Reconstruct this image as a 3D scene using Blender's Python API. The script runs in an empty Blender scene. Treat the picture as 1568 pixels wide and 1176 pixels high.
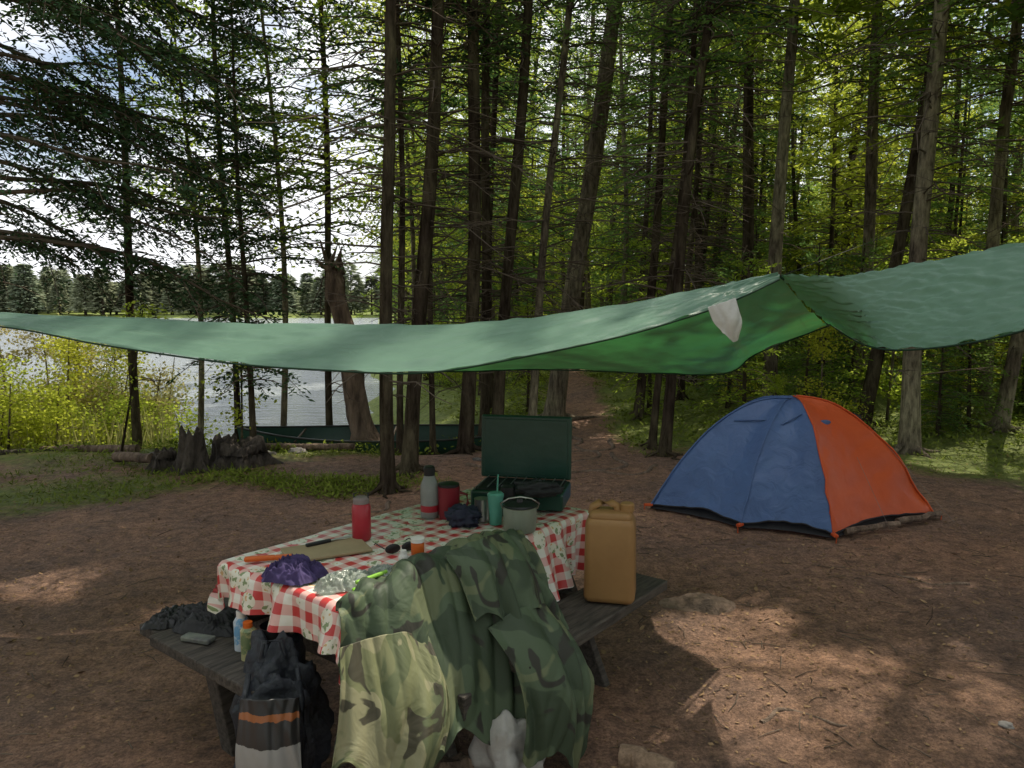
import bpy, bmesh, math, random
import numpy as np
from mathutils import Vector, noise, Matrix
random.seed(3)
scene = bpy.context.scene
COL = scene.collection
SUN = np.array([.40,.42,.81]); SUN = SUN/np.linalg.norm(SUN)

# ------------------------------------------------------------------ materials
def newmat(name):
    m = bpy.data.materials.new(name); m.use_nodes = True
    nt = m.node_tree; nt.nodes.clear()
    out = nt.nodes.new('ShaderNodeOutputMaterial')
    return m, nt, out
def N(nt, t, **k):
    n = nt.nodes.new(t)
    for a, b in k.items(): setattr(n, a, b)
    return n
def c4(c): return (c[0], c[1], c[2], 1)
def pm(name, c1, c2=None, scale=8, rough=.7, bump=.3, bdist=.01, metal=0, transl=0, stretch=(1,1,1), detail=6, spec=.4, bscale=None, lo=.35, hi=.65, tcol=None, dist=0):
    m, nt, out = newmat(name); L = nt.links.new
    c2 = c2 or tuple(x*.7 for x in c1)
    tc = N(nt,'ShaderNodeTexCoord'); mp = N(nt,'ShaderNodeMapping'); mp.inputs['Scale'].default_value = stretch
    L(tc.outputs['Object'], mp.inputs['Vector'])
    nz = N(nt,'ShaderNodeTexNoise'); nz.inputs['Scale'].default_value = scale; nz.inputs['Detail'].default_value = detail; nz.inputs['Roughness'].default_value=.65
    L(mp.outputs[0], nz.inputs['Vector'])
    cr = N(nt,'ShaderNodeValToRGB'); cr.color_ramp.elements[0].position = lo; cr.color_ramp.elements[1].position = hi
    cr.color_ramp.elements[0].color = c4(c1); cr.color_ramp.elements[1].color = c4(c2)
    L(nz.outputs['Fac'], cr.inputs[0])
    b = N(nt,'ShaderNodeBsdfPrincipled'); b.inputs['Roughness'].default_value = rough; b.inputs['Metallic'].default_value = metal
    b.inputs['Specular IOR Level'].default_value = spec
    L(cr.outputs[0], b.inputs['Base Color'])
    nb = N(nt,'ShaderNodeTexNoise'); nb.inputs['Scale'].default_value = bscale or scale*2.5; nb.inputs['Detail'].default_value = 5; nb.inputs['Distortion'].default_value=dist
    L(mp.outputs[0], nb.inputs['Vector'])
    bp = N(nt,'ShaderNodeBump'); bp.inputs['Strength'].default_value = bump; bp.inputs['Distance'].default_value = bdist
    L(nb.outputs['Fac'], bp.inputs['Height']); L(bp.outputs[0], b.inputs['Normal'])
    if transl > 0:
        tr = N(nt,'ShaderNodeBsdfTranslucent'); L(bp.outputs[0], tr.inputs['Normal'])
        if tcol: tr.inputs['Color'].default_value=c4(tcol)
        else: L(cr.outputs[0], tr.inputs['Color'])
        mx = N(nt,'ShaderNodeMixShader'); mx.inputs[0].default_value = transl
        L(b.outputs[0], mx.inputs[1]); L(tr.outputs[0], mx.inputs[2]); L(mx.outputs[0], out.inputs[0])
    else: L(b.outputs[0], out.inputs[0])
    return m
def leafmat(name, ca, cb, cc, transl=.45, simple=False, val=2.2):
    m, nt, out = newmat(name); L = nt.links.new
    g = N(nt,'ShaderNodeNewGeometry'); oi = N(nt,'ShaderNodeObjectInfo')
    cr = N(nt,'ShaderNodeValToRGB'); e = cr.color_ramp.elements
    e[0].color = c4(ca); e[1].color = c4(cb); e[1].position=.85
    L(g.outputs['Random Per Island'], cr.inputs[0])
    mx = N(nt,'ShaderNodeMix', data_type='RGBA')
    mt = N(nt,'ShaderNodeMath', operation='MULTIPLY'); mt.inputs[1].default_value=.8
    L(oi.outputs['Random'], mt.inputs[0]); L(mt.outputs[0], mx.inputs['Factor'])
    L(cr.outputs[0], mx.inputs['A']); mx.inputs['B'].default_value = c4(cc)
    d = N(nt,'ShaderNodeBsdfDiffuse')
    L(mx.outputs['Result'], d.inputs['Color'])
    if simple: L(d.outputs[0], out.inputs[0]); return m
    t = N(nt,'ShaderNodeBsdfTranslucent'); s = N(nt,'ShaderNodeMixShader'); s.inputs[0].default_value=transl
    hs = N(nt,'ShaderNodeHueSaturation'); hs.inputs['Value'].default_value=val; hs.inputs['Saturation'].default_value=1.0
    L(mx.outputs['Result'], hs.inputs['Color']); L(hs.outputs[0], t.inputs['Color'])
    L(d.outputs[0], s.inputs[1]); L(t.outputs[0], s.inputs[2]); L(s.outputs[0], out.inputs[0])
    return m
def barkmat(name,c1,c2,sc=9,st=(1.6,1.6,.35)):
    m,nt,out=newmat(name); L=nt.links.new
    tc=N(nt,'ShaderNodeTexCoord'); mp=N(nt,'ShaderNodeMapping'); mp.inputs['Scale'].default_value=st; L(tc.outputs['Object'],mp.inputs[0])
    n=N(nt,'ShaderNodeTexNoise'); n.inputs['Scale'].default_value=sc; n.inputs['Detail'].default_value=7; n.inputs['Roughness'].default_value=.7; L(mp.outputs[0],n.inputs['Vector'])
    n2=N(nt,'ShaderNodeTexNoise'); n2.inputs['Scale'].default_value=1.3; n2.inputs['Detail'].default_value=3; L(tc.outputs['Object'],n2.inputs['Vector'])
    cr=N(nt,'ShaderNodeValToRGB'); e=cr.color_ramp.elements; e[0].position=.36; e[1].position=.70; e[0].color=c4(c1); e[1].color=c4(c2); L(n.outputs['Fac'],cr.inputs[0])
    c2r=N(nt,'ShaderNodeValToRGB'); e=c2r.color_ramp.elements; e[0].position=.38; e[1].position=.65; e[0].color=(.6,.58,.55,1); e[1].color=(1.25,1.35,1.1,1); L(n2.outputs['Fac'],c2r.inputs[0])
    mu=N(nt,'ShaderNodeMix',data_type='RGBA',blend_type='MULTIPLY'); mu.inputs['Factor'].default_value=1; L(cr.outputs[0],mu.inputs['A']); L(c2r.outputs[0],mu.inputs['B'])
    d=N(nt,'ShaderNodeBsdfDiffuse'); L(mu.outputs['Result'],d.inputs['Color']); b=N(nt,'ShaderNodeBump'); b.inputs['Strength'].default_value=1; b.inputs['Distance'].default_value=.035; L(n.outputs['Fac'],b.inputs['Height']); L(b.outputs[0],d.inputs['Normal']); L(d.outputs[0],out.inputs[0]); return m
M_bark = barkmat('bark', (.032,.024,.019), (.14,.11,.088))
M_barkg = barkmat('bark_grey', (.08,.066,.054), (.36,.30,.24), 14)
M_dead = leafmat('dead_twig', (.06,.048,.038), (.20,.16,.125), (.11,.09,.07), simple=True)
M_needle = leafmat('needles', (.045,.10,.03), (.105,.175,.05), (.13,.19,.035), .42, val=2.3)
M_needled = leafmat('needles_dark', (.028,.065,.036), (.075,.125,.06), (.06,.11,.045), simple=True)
M_needle2 = leafmat('needles_sunny', (.10,.17,.02), (.20,.27,.04), (.26,.28,.035), .5, val=2.5)  # sunlit copy of the needles: sun's yellow-green brightness put into the colour
M_leaf = leafmat('leaves', (.14,.22,.025), (.27,.33,.045), (.31,.30,.035), .55)
M_under = leafmat('undergrowth_leaves', (.08,.14,.025), (.22,.27,.05), (.18,.22,.035), simple=True)
M_far = leafmat('hazy_foliage', (.17,.22,.15), (.28,.32,.20), (.31,.33,.20), simple=True)  # distance haze put into the colour of the far trees
M_marsh = leafmat('marsh_leaves', (.17,.20,.06), (.30,.29,.12), (.26,.22,.09), .45)
M_litter = leafmat('litter', (.09,.055,.035), (.45,.30,.17), (.2,.13,.07), simple=True)

# ------------------------------------------------------------------ mesh helpers
class MB:
    def __init__(s): s.V=[]; s.F=[]; s.M=[]; s.n=0
    def add(s, v, f, m=0):
        v=np.asarray(v,float).reshape(-1,3); f=np.asarray(f,int).reshape(-1,4)
        s.V.append(v); s.F.append(f+s.n); s.M.append(np.full(len(f),m,np.int32)); s.n+=len(v)
    def mesh(s, name, mats, smooth=True):
        V=np.concatenate(s.V); F=np.concatenate(s.F); M=np.concatenate(s.M)
        me=bpy.data.meshes.new(name)
        me.vertices.add(len(V)); me.vertices.foreach_set('co', V.ravel().astype(np.float32))
        me.loops.add(F.size); me.loops.foreach_set('vertex_index', F.ravel().astype(np.int32))
        me.polygons.add(len(F)); me.polygons.foreach_set('loop_start', np.arange(0,F.size,4,dtype=np.int32))
        for m in mats: me.materials.append(m)
        me.polygons.foreach_set('material_index', M)
        me.polygons.foreach_set('use_smooth', np.full(len(F), smooth))
        me.update(calc_edges=True)
        return me
    def obj(s, name, mats, smooth=True, parent=None):
        return mkobj(name, s.mesh(name,mats,smooth), parent)
def mkobj(name, me, parent=None, loc=None, rot=None):
    o=bpy.data.objects.new(name, me); COL.objects.link(o)
    if parent: o.parent=parent
    if loc is not None: o.location=loc
    if rot is not None: o.rotation_euler=rot
    return o
def empty(name, loc=(0,0,0), rotz=0):
    o=bpy.data.objects.new(name,None); COL.objects.link(o); o.location=loc; o.rotation_euler=(0,0,rotz); o.empty_display_size=.1
    return o
def unit(a): return a/np.maximum(np.linalg.norm(a,axis=-1,keepdims=True),1e-9)
def tube(pts, rad, n=6):
    pts=np.asarray(pts,float); m=len(pts); rad=np.broadcast_to(np.asarray(rad,float),(m,))
    T=unit(np.gradient(pts,axis=0)); ref=np.array([0.,0,1]) if abs(T[0,2])<.8 else np.array([1.,0,0])
    A=unit(np.cross(T,ref)); B=np.cross(T,A)
    th=np.arange(n)*2*math.pi/n
    V=pts[:,None,:]+rad[:,None,None]*(np.cos(th)[None,:,None]*A[:,None,:]+np.sin(th)[None,:,None]*B[:,None,:])
    i=np.arange(m-1)[:,None]*n; j=np.arange(n)[None,:]; j2=(j+1)%n
    F=np.stack([i+j,i+j2,i+n+j2,i+n+j],-1).reshape(-1,4)
    return V.reshape(-1,3),F
def quads(P,d,w,l,wd):
    l=np.asarray(l)[...,None]; wd=np.asarray(wd)[...,None]
    a=P; b=P+d*l*.45+w*wd*.5; c=P+d*l; e=P+d*l*.45-w*wd*.5
    V=np.stack([a,b,c,e],1).reshape(-1,3); F=np.arange(len(P)*4).reshape(-1,4)
    return V,F
UP=np.array([0,0,1.])
PATCH=[(1.45,3.10,.85),(1.15,3.80,.42),(2.75,4.5,.30),(4.9,8.6,.9),(2.2,3.65,.26),(-2.5,3.6,.3),(-2.9,4.6,.35),(5.2,11,1.2),(1.5,11,.8),(-1.9,2.7,.3),(2.9,9.8,.7),(6.3,9.2,.6)]  # ground spots kept sunlit: foliage is cut away along the sun's path
def sunkeep(P, rng, prob=1.0):
    G=P[:,:2]-SUN[:2]/SUN[2]*P[:,2:3]; keep=np.ones(len(P),bool)
    for x,y,r in PATCH:
        rr_=r*(1+.25*np.sin(np.arctan2(G[:,1]-y,G[:,0]-x)*3+x*5))
        keep&=~(((G[:,0]-x)**2+(G[:,1]-y)**2)<rr_*rr_)
    return keep
def needles(mb,S,D,l,spacing,nl,nw,rng,mat,droop=.15,cull=False):
    if len(S)==0: return
    n=np.maximum(2,(l/spacing).astype(int)); idx=np.repeat(np.arange(len(S)),n)
    st=np.repeat(np.cumsum(n)-n,n); q=(np.arange(len(idx))-st+.5)/n[idx]
    P=S[idx]+D[idx]*(l[idx]*q)[:,None]; P[:,2]-=droop*l[idx]*q**2
    if cull:
        k=sunkeep(P,rng); P=P[k]; idx=idx[k]
    K=len(P)
    if K==0: return
    Dd=D[idx]; side=unit(np.cross(Dd,UP)+1e-6); sg=rng.choice([-1,1],K)[:,None]
    dr=unit(Dd*.6+side*sg*.7+rng.normal(0,.28,(K,3)))
    w=unit(np.cross(dr,UP+rng.normal(0,.55,(K,3))))
    V,F=quads(P,dr,w,nl*rng.uniform(.6,1.3,K),nw*rng.uniform(.7,1.3,K)); mb.add(V,F,mat)
def spruce(mb,rng,base,top,r0,H,cb,Rc,step=.3,per=4,spacing=.05,nl=.09,nw=.03,dead=40,cull=False,sparse=1.0,tn=10,deadlen=1.0,up=.12,dr=.45,nmat=1,secd=.085):
    base=np.array(base,float); lean=(np.array(top,float)-base[:2])/5.0
    zs=np.concatenate([[-.25,0,.12,.35],np.linspace(.8,H,15)])
    ph=rng.uniform(0,6.28,2); amp=.05+.04*rng.random()
    def axis(z):
        z=np.asarray(z,float)
        return np.stack([base[0]+lean[0]*z+amp*np.sin(z*.55+ph[0])*np.minimum(z/3,1),base[1]+lean[1]*z+amp*np.sin(z*.5+ph[1])*np.minimum(z/3,1),base[2]+z],-1)
    rad=r0*np.clip(1-zs/H,0,1)**.75+.008; rad[0]*=1.7; rad[1]*=1.45; rad[2]*=1.2; rad[3]*=1.06
    V,F=tube(axis(zs),rad,tn)
    V+=rng.normal(0,r0*.04,V.shape); mb.add(V,F,0)
    for i in range(dead):
        z=rng.uniform(.9,cb+2.5); az=rng.uniform(0,6.283); L=rng.uniform(.25,1.25)*deadlen*(.5+.5*min(z/3,1))
        k=np.linspace(0,1,5); h=np.array([math.cos(az),math.sin(az)])
        p=np.zeros((5,3)); a=axis(z); u=rng.uniform(-.1,.35); d=rng.uniform(.1,.6)
        p[:,0]=a[0]+h[0]*L*k; p[:,1]=a[1]+h[1]*L*k; p[:,2]=a[2]+L*(u*k-d*k*k)
        p[1:]+=rng.normal(0,.025*L,(4,3))
        mb.add(*tube(p,np.linspace(.011,.003,5)*(.6+L*.5),3),2)
        for j in range(rng.integers(1,6)):
            kk=rng.uniform(.3,.95); q=p[int(kk*4)]; a2=az+rng.choice([-1,1])*rng.uniform(.5,1.1); l2=rng.uniform(.12,.45)*L
            e=q+np.array([math.cos(a2)*l2,math.sin(a2)*l2,rng.uniform(-.35,.15)*l2])
            mb.add(*tube([q,(q+e)/2+rng.normal(0,.01,3),e],[.005,.0035,.002],3),2)
    S=[];D=[];Ls=[]
    z=cb
    while z<H-.15:
        f=(z-cb)/(H-cb)
        for j in range(per):
            if rng.random()>sparse: continue
            zz=z+rng.uniform(-.15,.15); az=rng.uniform(0,6.283); L=(Rc*(1-f)**.75*min(1,.55+f*4)+.15)*rng.uniform(.55,1.15)
            a=axis(min(zz,H)); h=np.array([math.cos(az),math.sin(az),0]); u=up+f*.5+rng.uniform(-.1,.1); d=dr*rng.uniform(.6,1.3)*(1-f*.6)
            k=np.linspace(0,1,5)[:,None]
            p=a+h*L*k+UP*L*(u*k-d*k*k); mb.add(*tube(p,np.linspace(.014,.003,5)*(.5+L*.5),3),2)
            ks=np.arange(.16,1.0,secd/L); ks=np.repeat(ks,2)
            if len(ks)==0: continue
            ks=ks+rng.uniform(-.02,.02,len(ks)); sg=np.tile([-1,1],len(ks)//2)
            ang=az+sg*rng.uniform(.65,1.15,len(ks))
            k_=ks[:,None]; s_=a+h*L*k_+UP*L*(u*k_-d*k_**2)
            d_=unit(np.stack([np.cos(ang),np.sin(ang),rng.uniform(-.45,.1,len(ks))+u-2*d*ks*.5],-1))
            l_=(.33*L*(1-ks)+.09)*rng.uniform(.6,1.2,len(ks))
            S.append(s_);D.append(d_);Ls.append(l_)
            kt=np.arange(.3,1,.2)[:,None]
            S.append(a+h*L*kt+UP*L*(u*kt-d*kt**2)); D.append(unit(np.repeat(h[None],len(kt),0)+UP*(u-2*d*kt))); Ls.append(np.full(len(kt),.2*L))
        z+=step*(1-.4*f)
    if S: needles(mb,np.concatenate(S),np.concatenate(D),np.concatenate(Ls),spacing,nl,nw,rng,nmat,cull=cull)
def bough(mb,rng,p0,az,L,u,d,spacing=.03,nl=.05,nw=.013,r=.022,cull=False,nmat=1,gap=.0,sec=.10,bare=.12):
    p0=np.array(p0,float); h=np.array([math.cos(az),math.sin(az),0]); w1,w2,w3=rng.uniform(0,6,3)
    k=np.linspace(0,1,12)[:,None]
    sidev=np.array([-h[1],h[0],0])
    f=lambda k: p0+h*L*k+UP*L*(u*k-d*k*k)+sidev*np.sin(k*5+w1)*.06*L*k+UP*(np.sin(k*7+w2)*.035*L*k+np.sin(k*15+w3)*.01*L*k)
    mb.add(*tube(f(k),np.linspace(r,.004,12),5),2)
    S3=[];D3=[];L3=[]
    for kk in np.arange(bare,1.0,sec/L):
        for sg in (-1,1):
            if rng.random()<gap: continue
            a2=az+sg*rng.uniform(.4,1.15); l2=(.40*L*(1-kk)**.8+.14)*rng.uniform(.35,1.25)
            s=f(np.array([[kk]]))[0]; d2=unit(np.array([math.cos(a2),math.sin(a2),rng.uniform(-.5,.15)-d*kk*.6])); dd=rng.uniform(.1,.5)
            q=np.linspace(0,1,4)[:,None]; P=s+d2*l2*q-UP*dd*l2*q*q
            mb.add(*tube(P,[.007,.005,.004,.002],3),2)
            t=np.arange(.1,1,.05/l2); t=t+rng.uniform(-.03,.03,len(t)); m=len(t)
            if m<1: continue
            s3=s+d2*l2*t[:,None]-UP*(dd*l2*t*t)[:,None]; a3=a2+rng.choice([-1,1],m)*rng.uniform(.4,1.0,m)
            S3.append(s3); D3.append(unit(np.stack([np.cos(a3),np.sin(a3),rng.uniform(-1.0,-.05,m)],-1))); L3.append(rng.uniform(.06,.2,m)*(1.15-t*.5))
    needles(mb,np.concatenate(S3),np.concatenate(D3),np.concatenate(L3),spacing,nl,nw,rng,nmat,droop=.3,cull=cull)
def broad(mb,rng,base,H,r0,Rc,cb,ncl=260,nlf=26,ls=.07,lean=(0,0),cull=False):
    base=np.array(base,float)
    z=np.linspace(-.2,H,12); ax=np.stack([base[0]+lean[0]*z+.12*np.sin(z*.6),base[1]+lean[1]*z+.1*np.cos(z*.5),base[2]+z],-1)
    mb.add(*tube(ax,r0*np.clip(1-z/H,0,1)**.8+.006,8),0)
    C=[]
    for i in range(int(ncl/7)):
        zz=rng.uniform(cb,H*.98); a=np.array([np.interp(zz,z,ax[:,c]) for c in range(3)]); az=rng.uniform(0,6.283)
        L=Rc*rng.uniform(.4,1.1)*(1-.6*((zz-cb)/(H-cb))**2); u=rng.uniform(.1,.6)
        k=np.linspace(0,1,5)[:,None]; h=np.array([math.cos(az),math.sin(az),0])
        p=a+h*L*k+UP*L*(u*k-.3*k*k)+rng.normal(0,.04,(5,3))*k; mb.add(*tube(p,np.linspace(.02,.004,5)*min(1,r0*16),4),2)
        for j in range(7):
            kk=rng.uniform(.3,1); q=p[int(kk*4)]+rng.normal(0,.14,3)*min(1,Rc); C.append(q)
    C=np.array(C); K=len(C)*nlf
    P=np.repeat(C,nlf,0)+rng.normal(0,1,(K,3))*np.array([.17,.17,.09])*min(1,Rc/1.2)
    if cull: P=P[sunkeep(P,rng)]; K=len(P)
    d=unit(rng.normal(0,1,(K,3))*np.array([1,1,.5])); w=unit(np.cross(d,UP+rng.normal(0,.7,(K,3))))
    V,F=quads(P,d,w,ls*rng.uniform(.6,1.3,K),ls*.7*rng.uniform(.7,1.2,K)); mb.add(V,F,1)

# ------------------------------------------------------------------ ground
def sm(a,b,x):
    t=np.clip((x-a)/(b-a),0,1); return t*t*(3-2*t)
def lakef(x,y):
    f=np.minimum(y-10.3-.25*np.sin(x*1.3), (-2.0-.175*(y-11)+.3*np.sin(y*.7))-x)
    f=f-4.0*np.exp(-(((x+9.8)/2.9)**2+((y-12.8)/2.7)**2))
    f=np.minimum(f,150-y+6*np.sin(x*.03)); f=np.minimum(f,x+170)
    return f
def gz(x,y):
    n1=noise.noise(Vector((x*.45,y*.45,1)))*.10; n2=noise.noise(Vector((x*1.7,y*1.7,4)))*.035; n3=noise.noise(Vector((x*6,y*6,9)))*.014
    far=float(sm(8.5,16,y)); side=float(sm(5,9,abs(x-.8)))
    hh=n1*(.35+1.8*max(far,side))+n2*(1+2*max(far,side))+n3+ .35*far*(noise.noise(Vector((x*.16,y*.16,7)))+.5)*float(sm(-3,2,x))
    s=float(sm(-1.5,2.0,lakef(x,y)))
    z=hh*(1-s)-1.15*s
    if y>140: z+= float(sm(150,300,y))*(8+5*noise.noise(Vector((x*.012,y*.01,3))))
    return z
def moss(x,y):
    d=np.sqrt(((x-.8)/5.0)**2+((y-4.5)/4.7)**2)
    m=sm(.8,1.15,d)*.76
    left=sm(0,-2,x)*sm(9.8,7.5,y); m=m*(1-left*.5)
    path=np.exp(-((x-(.9+.05*(y-8)))/.5)**2)*sm(6,9,y)*sm(26,18,y); m=m*(1-path*.8)
    m=m+.46*np.exp(-(((x+1.7)/1.3)**2+((y-7.3)/.6)**2)); m=m+.40*np.exp(-(((x+4.4)/1.6)**2+((y-6.8)/.6)**2))
    return m
def ground():
    n=430; s=np.linspace(-1,1,n); w=np.sinh(s*6)/np.sinh(6)*420
    X,Y=np.meshgrid(w+0.2,w+4.5); Z=np.array([gz(a,b) for a,b in zip(X.ravel(),Y.ravel())])
    V=np.stack([X.ravel(),Y.ravel(),Z],-1)
    i=np.arange(n-1)[:,None]*n+np.arange(n-1)[None,:]
    F=np.stack([i,i+1,i+n+1,i+n],-1).reshape(-1,4)
    mb=MB(); mb.add(V,F,0)
    m,nt,out=newmat('forest_floor'); L=nt.links.new
    tc=N(nt,'ShaderNodeTexCoord')
    def nz(sc,det=8,ro=.65):
        t=N(nt,'ShaderNodeTexNoise'); t.inputs['Scale'].default_value=sc; t.inputs['Detail'].default_value=det; t.inputs['Roughness'].default_value=ro; L(tc.outputs['Object'],t.inputs['Vector']); return t
    a=nz(.9,5); b=nz(12,8,.78); c=nz(60,4,.8)
    r1=N(nt,'ShaderNodeValToRGB'); r1.color_ramp.elements[0].position=.3; r1.color_ramp.elements[1].position=.70
    r1.color_ramp.elements[0].color=(.13,.088,.07,1); r1.color_ramp.elements[1].color=(.64,.41,.28,1); L(b.outputs['Fac'],r1.inputs[0])
    r2=N(nt,'ShaderNodeValToRGB'); r2.color_ramp.elements[0].position=.35; r2.color_ramp.elements[1].position=.7
    r2.color_ramp.elements[0].color=(.50,.48,.48,1); r2.color_ramp.elements[1].color=(1.4,1.35,1.3,1); L(c.outputs['Fac'],r2.inputs[0])
    mu=N(nt,'ShaderNodeMix',data_type='RGBA',blend_type='MULTIPLY'); mu.inputs['Factor'].default_value=1; L(r1.outputs[0],mu.inputs['A']); L(r2.outputs[0],mu.inputs['B'])
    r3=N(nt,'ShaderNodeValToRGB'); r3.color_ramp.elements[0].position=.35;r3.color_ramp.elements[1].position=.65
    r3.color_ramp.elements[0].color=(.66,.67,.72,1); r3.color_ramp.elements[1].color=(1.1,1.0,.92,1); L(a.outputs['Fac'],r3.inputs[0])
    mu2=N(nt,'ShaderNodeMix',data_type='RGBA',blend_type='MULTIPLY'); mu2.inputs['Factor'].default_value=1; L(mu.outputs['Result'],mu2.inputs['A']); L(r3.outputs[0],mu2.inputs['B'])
    at=N(nt,'ShaderNodeAttribute'); at.attribute_name='moss'
    g=nz(2.3,7,.7); ad=N(nt,'ShaderNodeMath',operation='ADD'); L(at.outputs['Fac'],ad.inputs[0]); L(g.outputs['Fac'],ad.inputs[1])
    mr=N(nt,'ShaderNodeMapRange'); mr.inputs['From Min'].default_value=.85; mr.inputs['From Max'].default_value=1.15; L(ad.outputs[0],mr.inputs[0])
    r5=N(nt,'ShaderNodeValToRGB'); r5.color_ramp.elements[0].color=(.08,.12,.022,1); r5.color_ramp.elements[1].color=(.30,.35,.075,1); r5.color_ramp.elements[0].position=.35; r5.color_ramp.elements[1].position=.7; L(b.outputs['Fac'],r5.inputs[0])
    mm=N(nt,'ShaderNodeMix',data_type='RGBA'); L(mr.outputs[0],mm.inputs['Factor']); L(mu2.outputs['Result'],mm.inputs['A']); L(r5.outputs[0],mm.inputs['B'])
    bs=N(nt,'ShaderNodeBsdfPrincipled'); bs.inputs['Roughness'].default_value=.8; bs.inputs['Specular IOR Level'].default_value=.3; L(mm.outputs['Result'],bs.inputs['Base Color'])
    b1=N(nt,'ShaderNodeBump'); b1.inputs['Strength'].default_value=1; b1.inputs['Distance'].default_value=.045; L(b.outputs['Fac'],b1.inputs['Height'])
    b2=N(nt,'ShaderNodeBump'); b2.inputs['Strength'].default_value=.8; b2.inputs['Distance'].default_value=.012; L(c.outputs['Fac'],b2.inputs['Height']); L(b1.outputs[0],b2.inputs['Normal'])
    L(b2.outputs[0],bs.inputs['Normal']); L(bs.outputs[0],out.inputs[0])
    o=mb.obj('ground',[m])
    at=o.data.attributes.new('moss','FLOAT','POINT'); at.data.foreach_set('value',moss(X.ravel(),Y.ravel()).astype(np.float32))
ground()
def water():
    m,nt,out=newmat('lake_water'); L=nt.links.new
    tc=N(nt,'ShaderNodeTexCoord'); mp=N(nt,'ShaderNodeMapping'); mp.inputs['Scale'].default_value=(.6,2.0,1); L(tc.outputs['Object'],mp.inputs[0])
    n=N(nt,'ShaderNodeTexNoise'); n.inputs['Scale'].default_value=2.0; n.inputs['Detail'].default_value=6; n.inputs['Roughness'].default_value=.6; L(mp.outputs[0],n.inputs['Vector'])
    b=N(nt,'ShaderNodeBump'); b.inputs['Strength'].default_value=1; b.inputs['Distance'].default_value=.20; L(n.outputs['Fac'],b.inputs['Height'])
    p=N(nt,'ShaderNodeBsdfPrincipled'); p.inputs['Base Color'].default_value=(.38,.42,.44,1); p.inputs['Roughness'].default_value=.07; p.inputs['IOR'].default_value=1.38; p.inputs['Specular IOR Level'].default_value=1  # pale base: bright sky reflection put into the water colour
    L(b.outputs[0],p.inputs['Normal']); L(p.outputs[0],out.inputs[0])
    mb=MB(); mb.add([(-400,5,-.45),(20,5,-.45),(20,170,-.45),(-400,170,-.45)],[[0,1,2,3]]); mb.obj('lake_water',[m])
water()

# ------------------------------------------------------------------ forest variants
def variant(fn,mats,smooth=True):
    mb=MB(); fn(mb); return mb.mesh('tree_mesh',mats,smooth)
rg=np.random.default_rng(21)
VT=[]
for i in range(4):
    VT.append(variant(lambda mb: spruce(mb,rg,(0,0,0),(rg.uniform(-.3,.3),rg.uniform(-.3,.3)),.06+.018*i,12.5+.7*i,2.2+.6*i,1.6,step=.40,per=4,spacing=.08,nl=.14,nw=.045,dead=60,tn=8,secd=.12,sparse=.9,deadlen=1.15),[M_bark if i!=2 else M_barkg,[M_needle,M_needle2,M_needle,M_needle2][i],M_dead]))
VM=[]
for i in range(2):
    VM.append(variant(lambda mb: spruce(mb,rg,(0,0,0),(0,.1),.045,8.0+i,1.0,1.4,step=.34,per=4,spacing=.075,nl=.12,nw=.04,dead=20,tn=7,secd=.12,sparse=.9),[M_bark,[M_needle2,M_needle][i],M_dead]))
VY=[]
for i in range(2):
    VY.append(variant(lambda mb: spruce(mb,rg,(0,0,0),(0,0),.03,2.8,.2,.85,step=.17,per=4,spacing=.055,nl=.09,nw=.03,dead=0,tn=6),[M_bark,[M_needle,M_needle2][i],M_dead]))
VB=[]
for i in range(2):
    VB.append(variant(lambda mb: broad(mb,rg,(0,0,0),9+2*i,.06,2.3,1.8,ncl=300,nlf=20,ls=.105),[M_barkg,M_leaf,M_dead]))
VS=[variant(lambda mb: broad(mb,rg,(0,0,0),2.2,.02,.8,.15,ncl=90,nlf=24,ls=.065),[M_barkg,M_leaf,M_dead])]
VF=[];VFs=[]
for i in range(4):
    def ff(mb,ms=1.0):
        H=11+i; K=1300; z=rg.uniform(.08,1,K)**.8*H; rr_=(1-z/H)**.8*2.6*np.sqrt(rg.uniform(.2,1,K))+.1; a=rg.uniform(0,6.28,K)
        if i==3: rr_=2.8*np.sqrt(np.clip(1-((z/H-.55)/.5)**2,0,1))*np.sqrt(rg.uniform(.3,1,K))
        d=unit(np.stack([np.cos(a),np.sin(a),rg.uniform(-.6,.1,K)],-1)); w=unit(np.cross(d,UP+rg.normal(0,.5,(K,3))))
        V,F=quads(np.stack([np.cos(a)*rr_*.7,np.sin(a)*rr_*.7,z],-1),d,w,rg.uniform(.5,1.1,K)*ms,rg.uniform(.25,.5,K)*ms); mb.add(V,F,1)
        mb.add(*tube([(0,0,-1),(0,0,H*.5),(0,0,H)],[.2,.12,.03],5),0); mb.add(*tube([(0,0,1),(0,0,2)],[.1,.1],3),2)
    VF.append(variant(ff,[M_bark,M_far,M_dead])); VFs.append(variant(lambda mb: ff(mb,.6),[M_bark,[M_needle,M_needle2,M_needle2,M_leaf][i],M_dead]))

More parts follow.
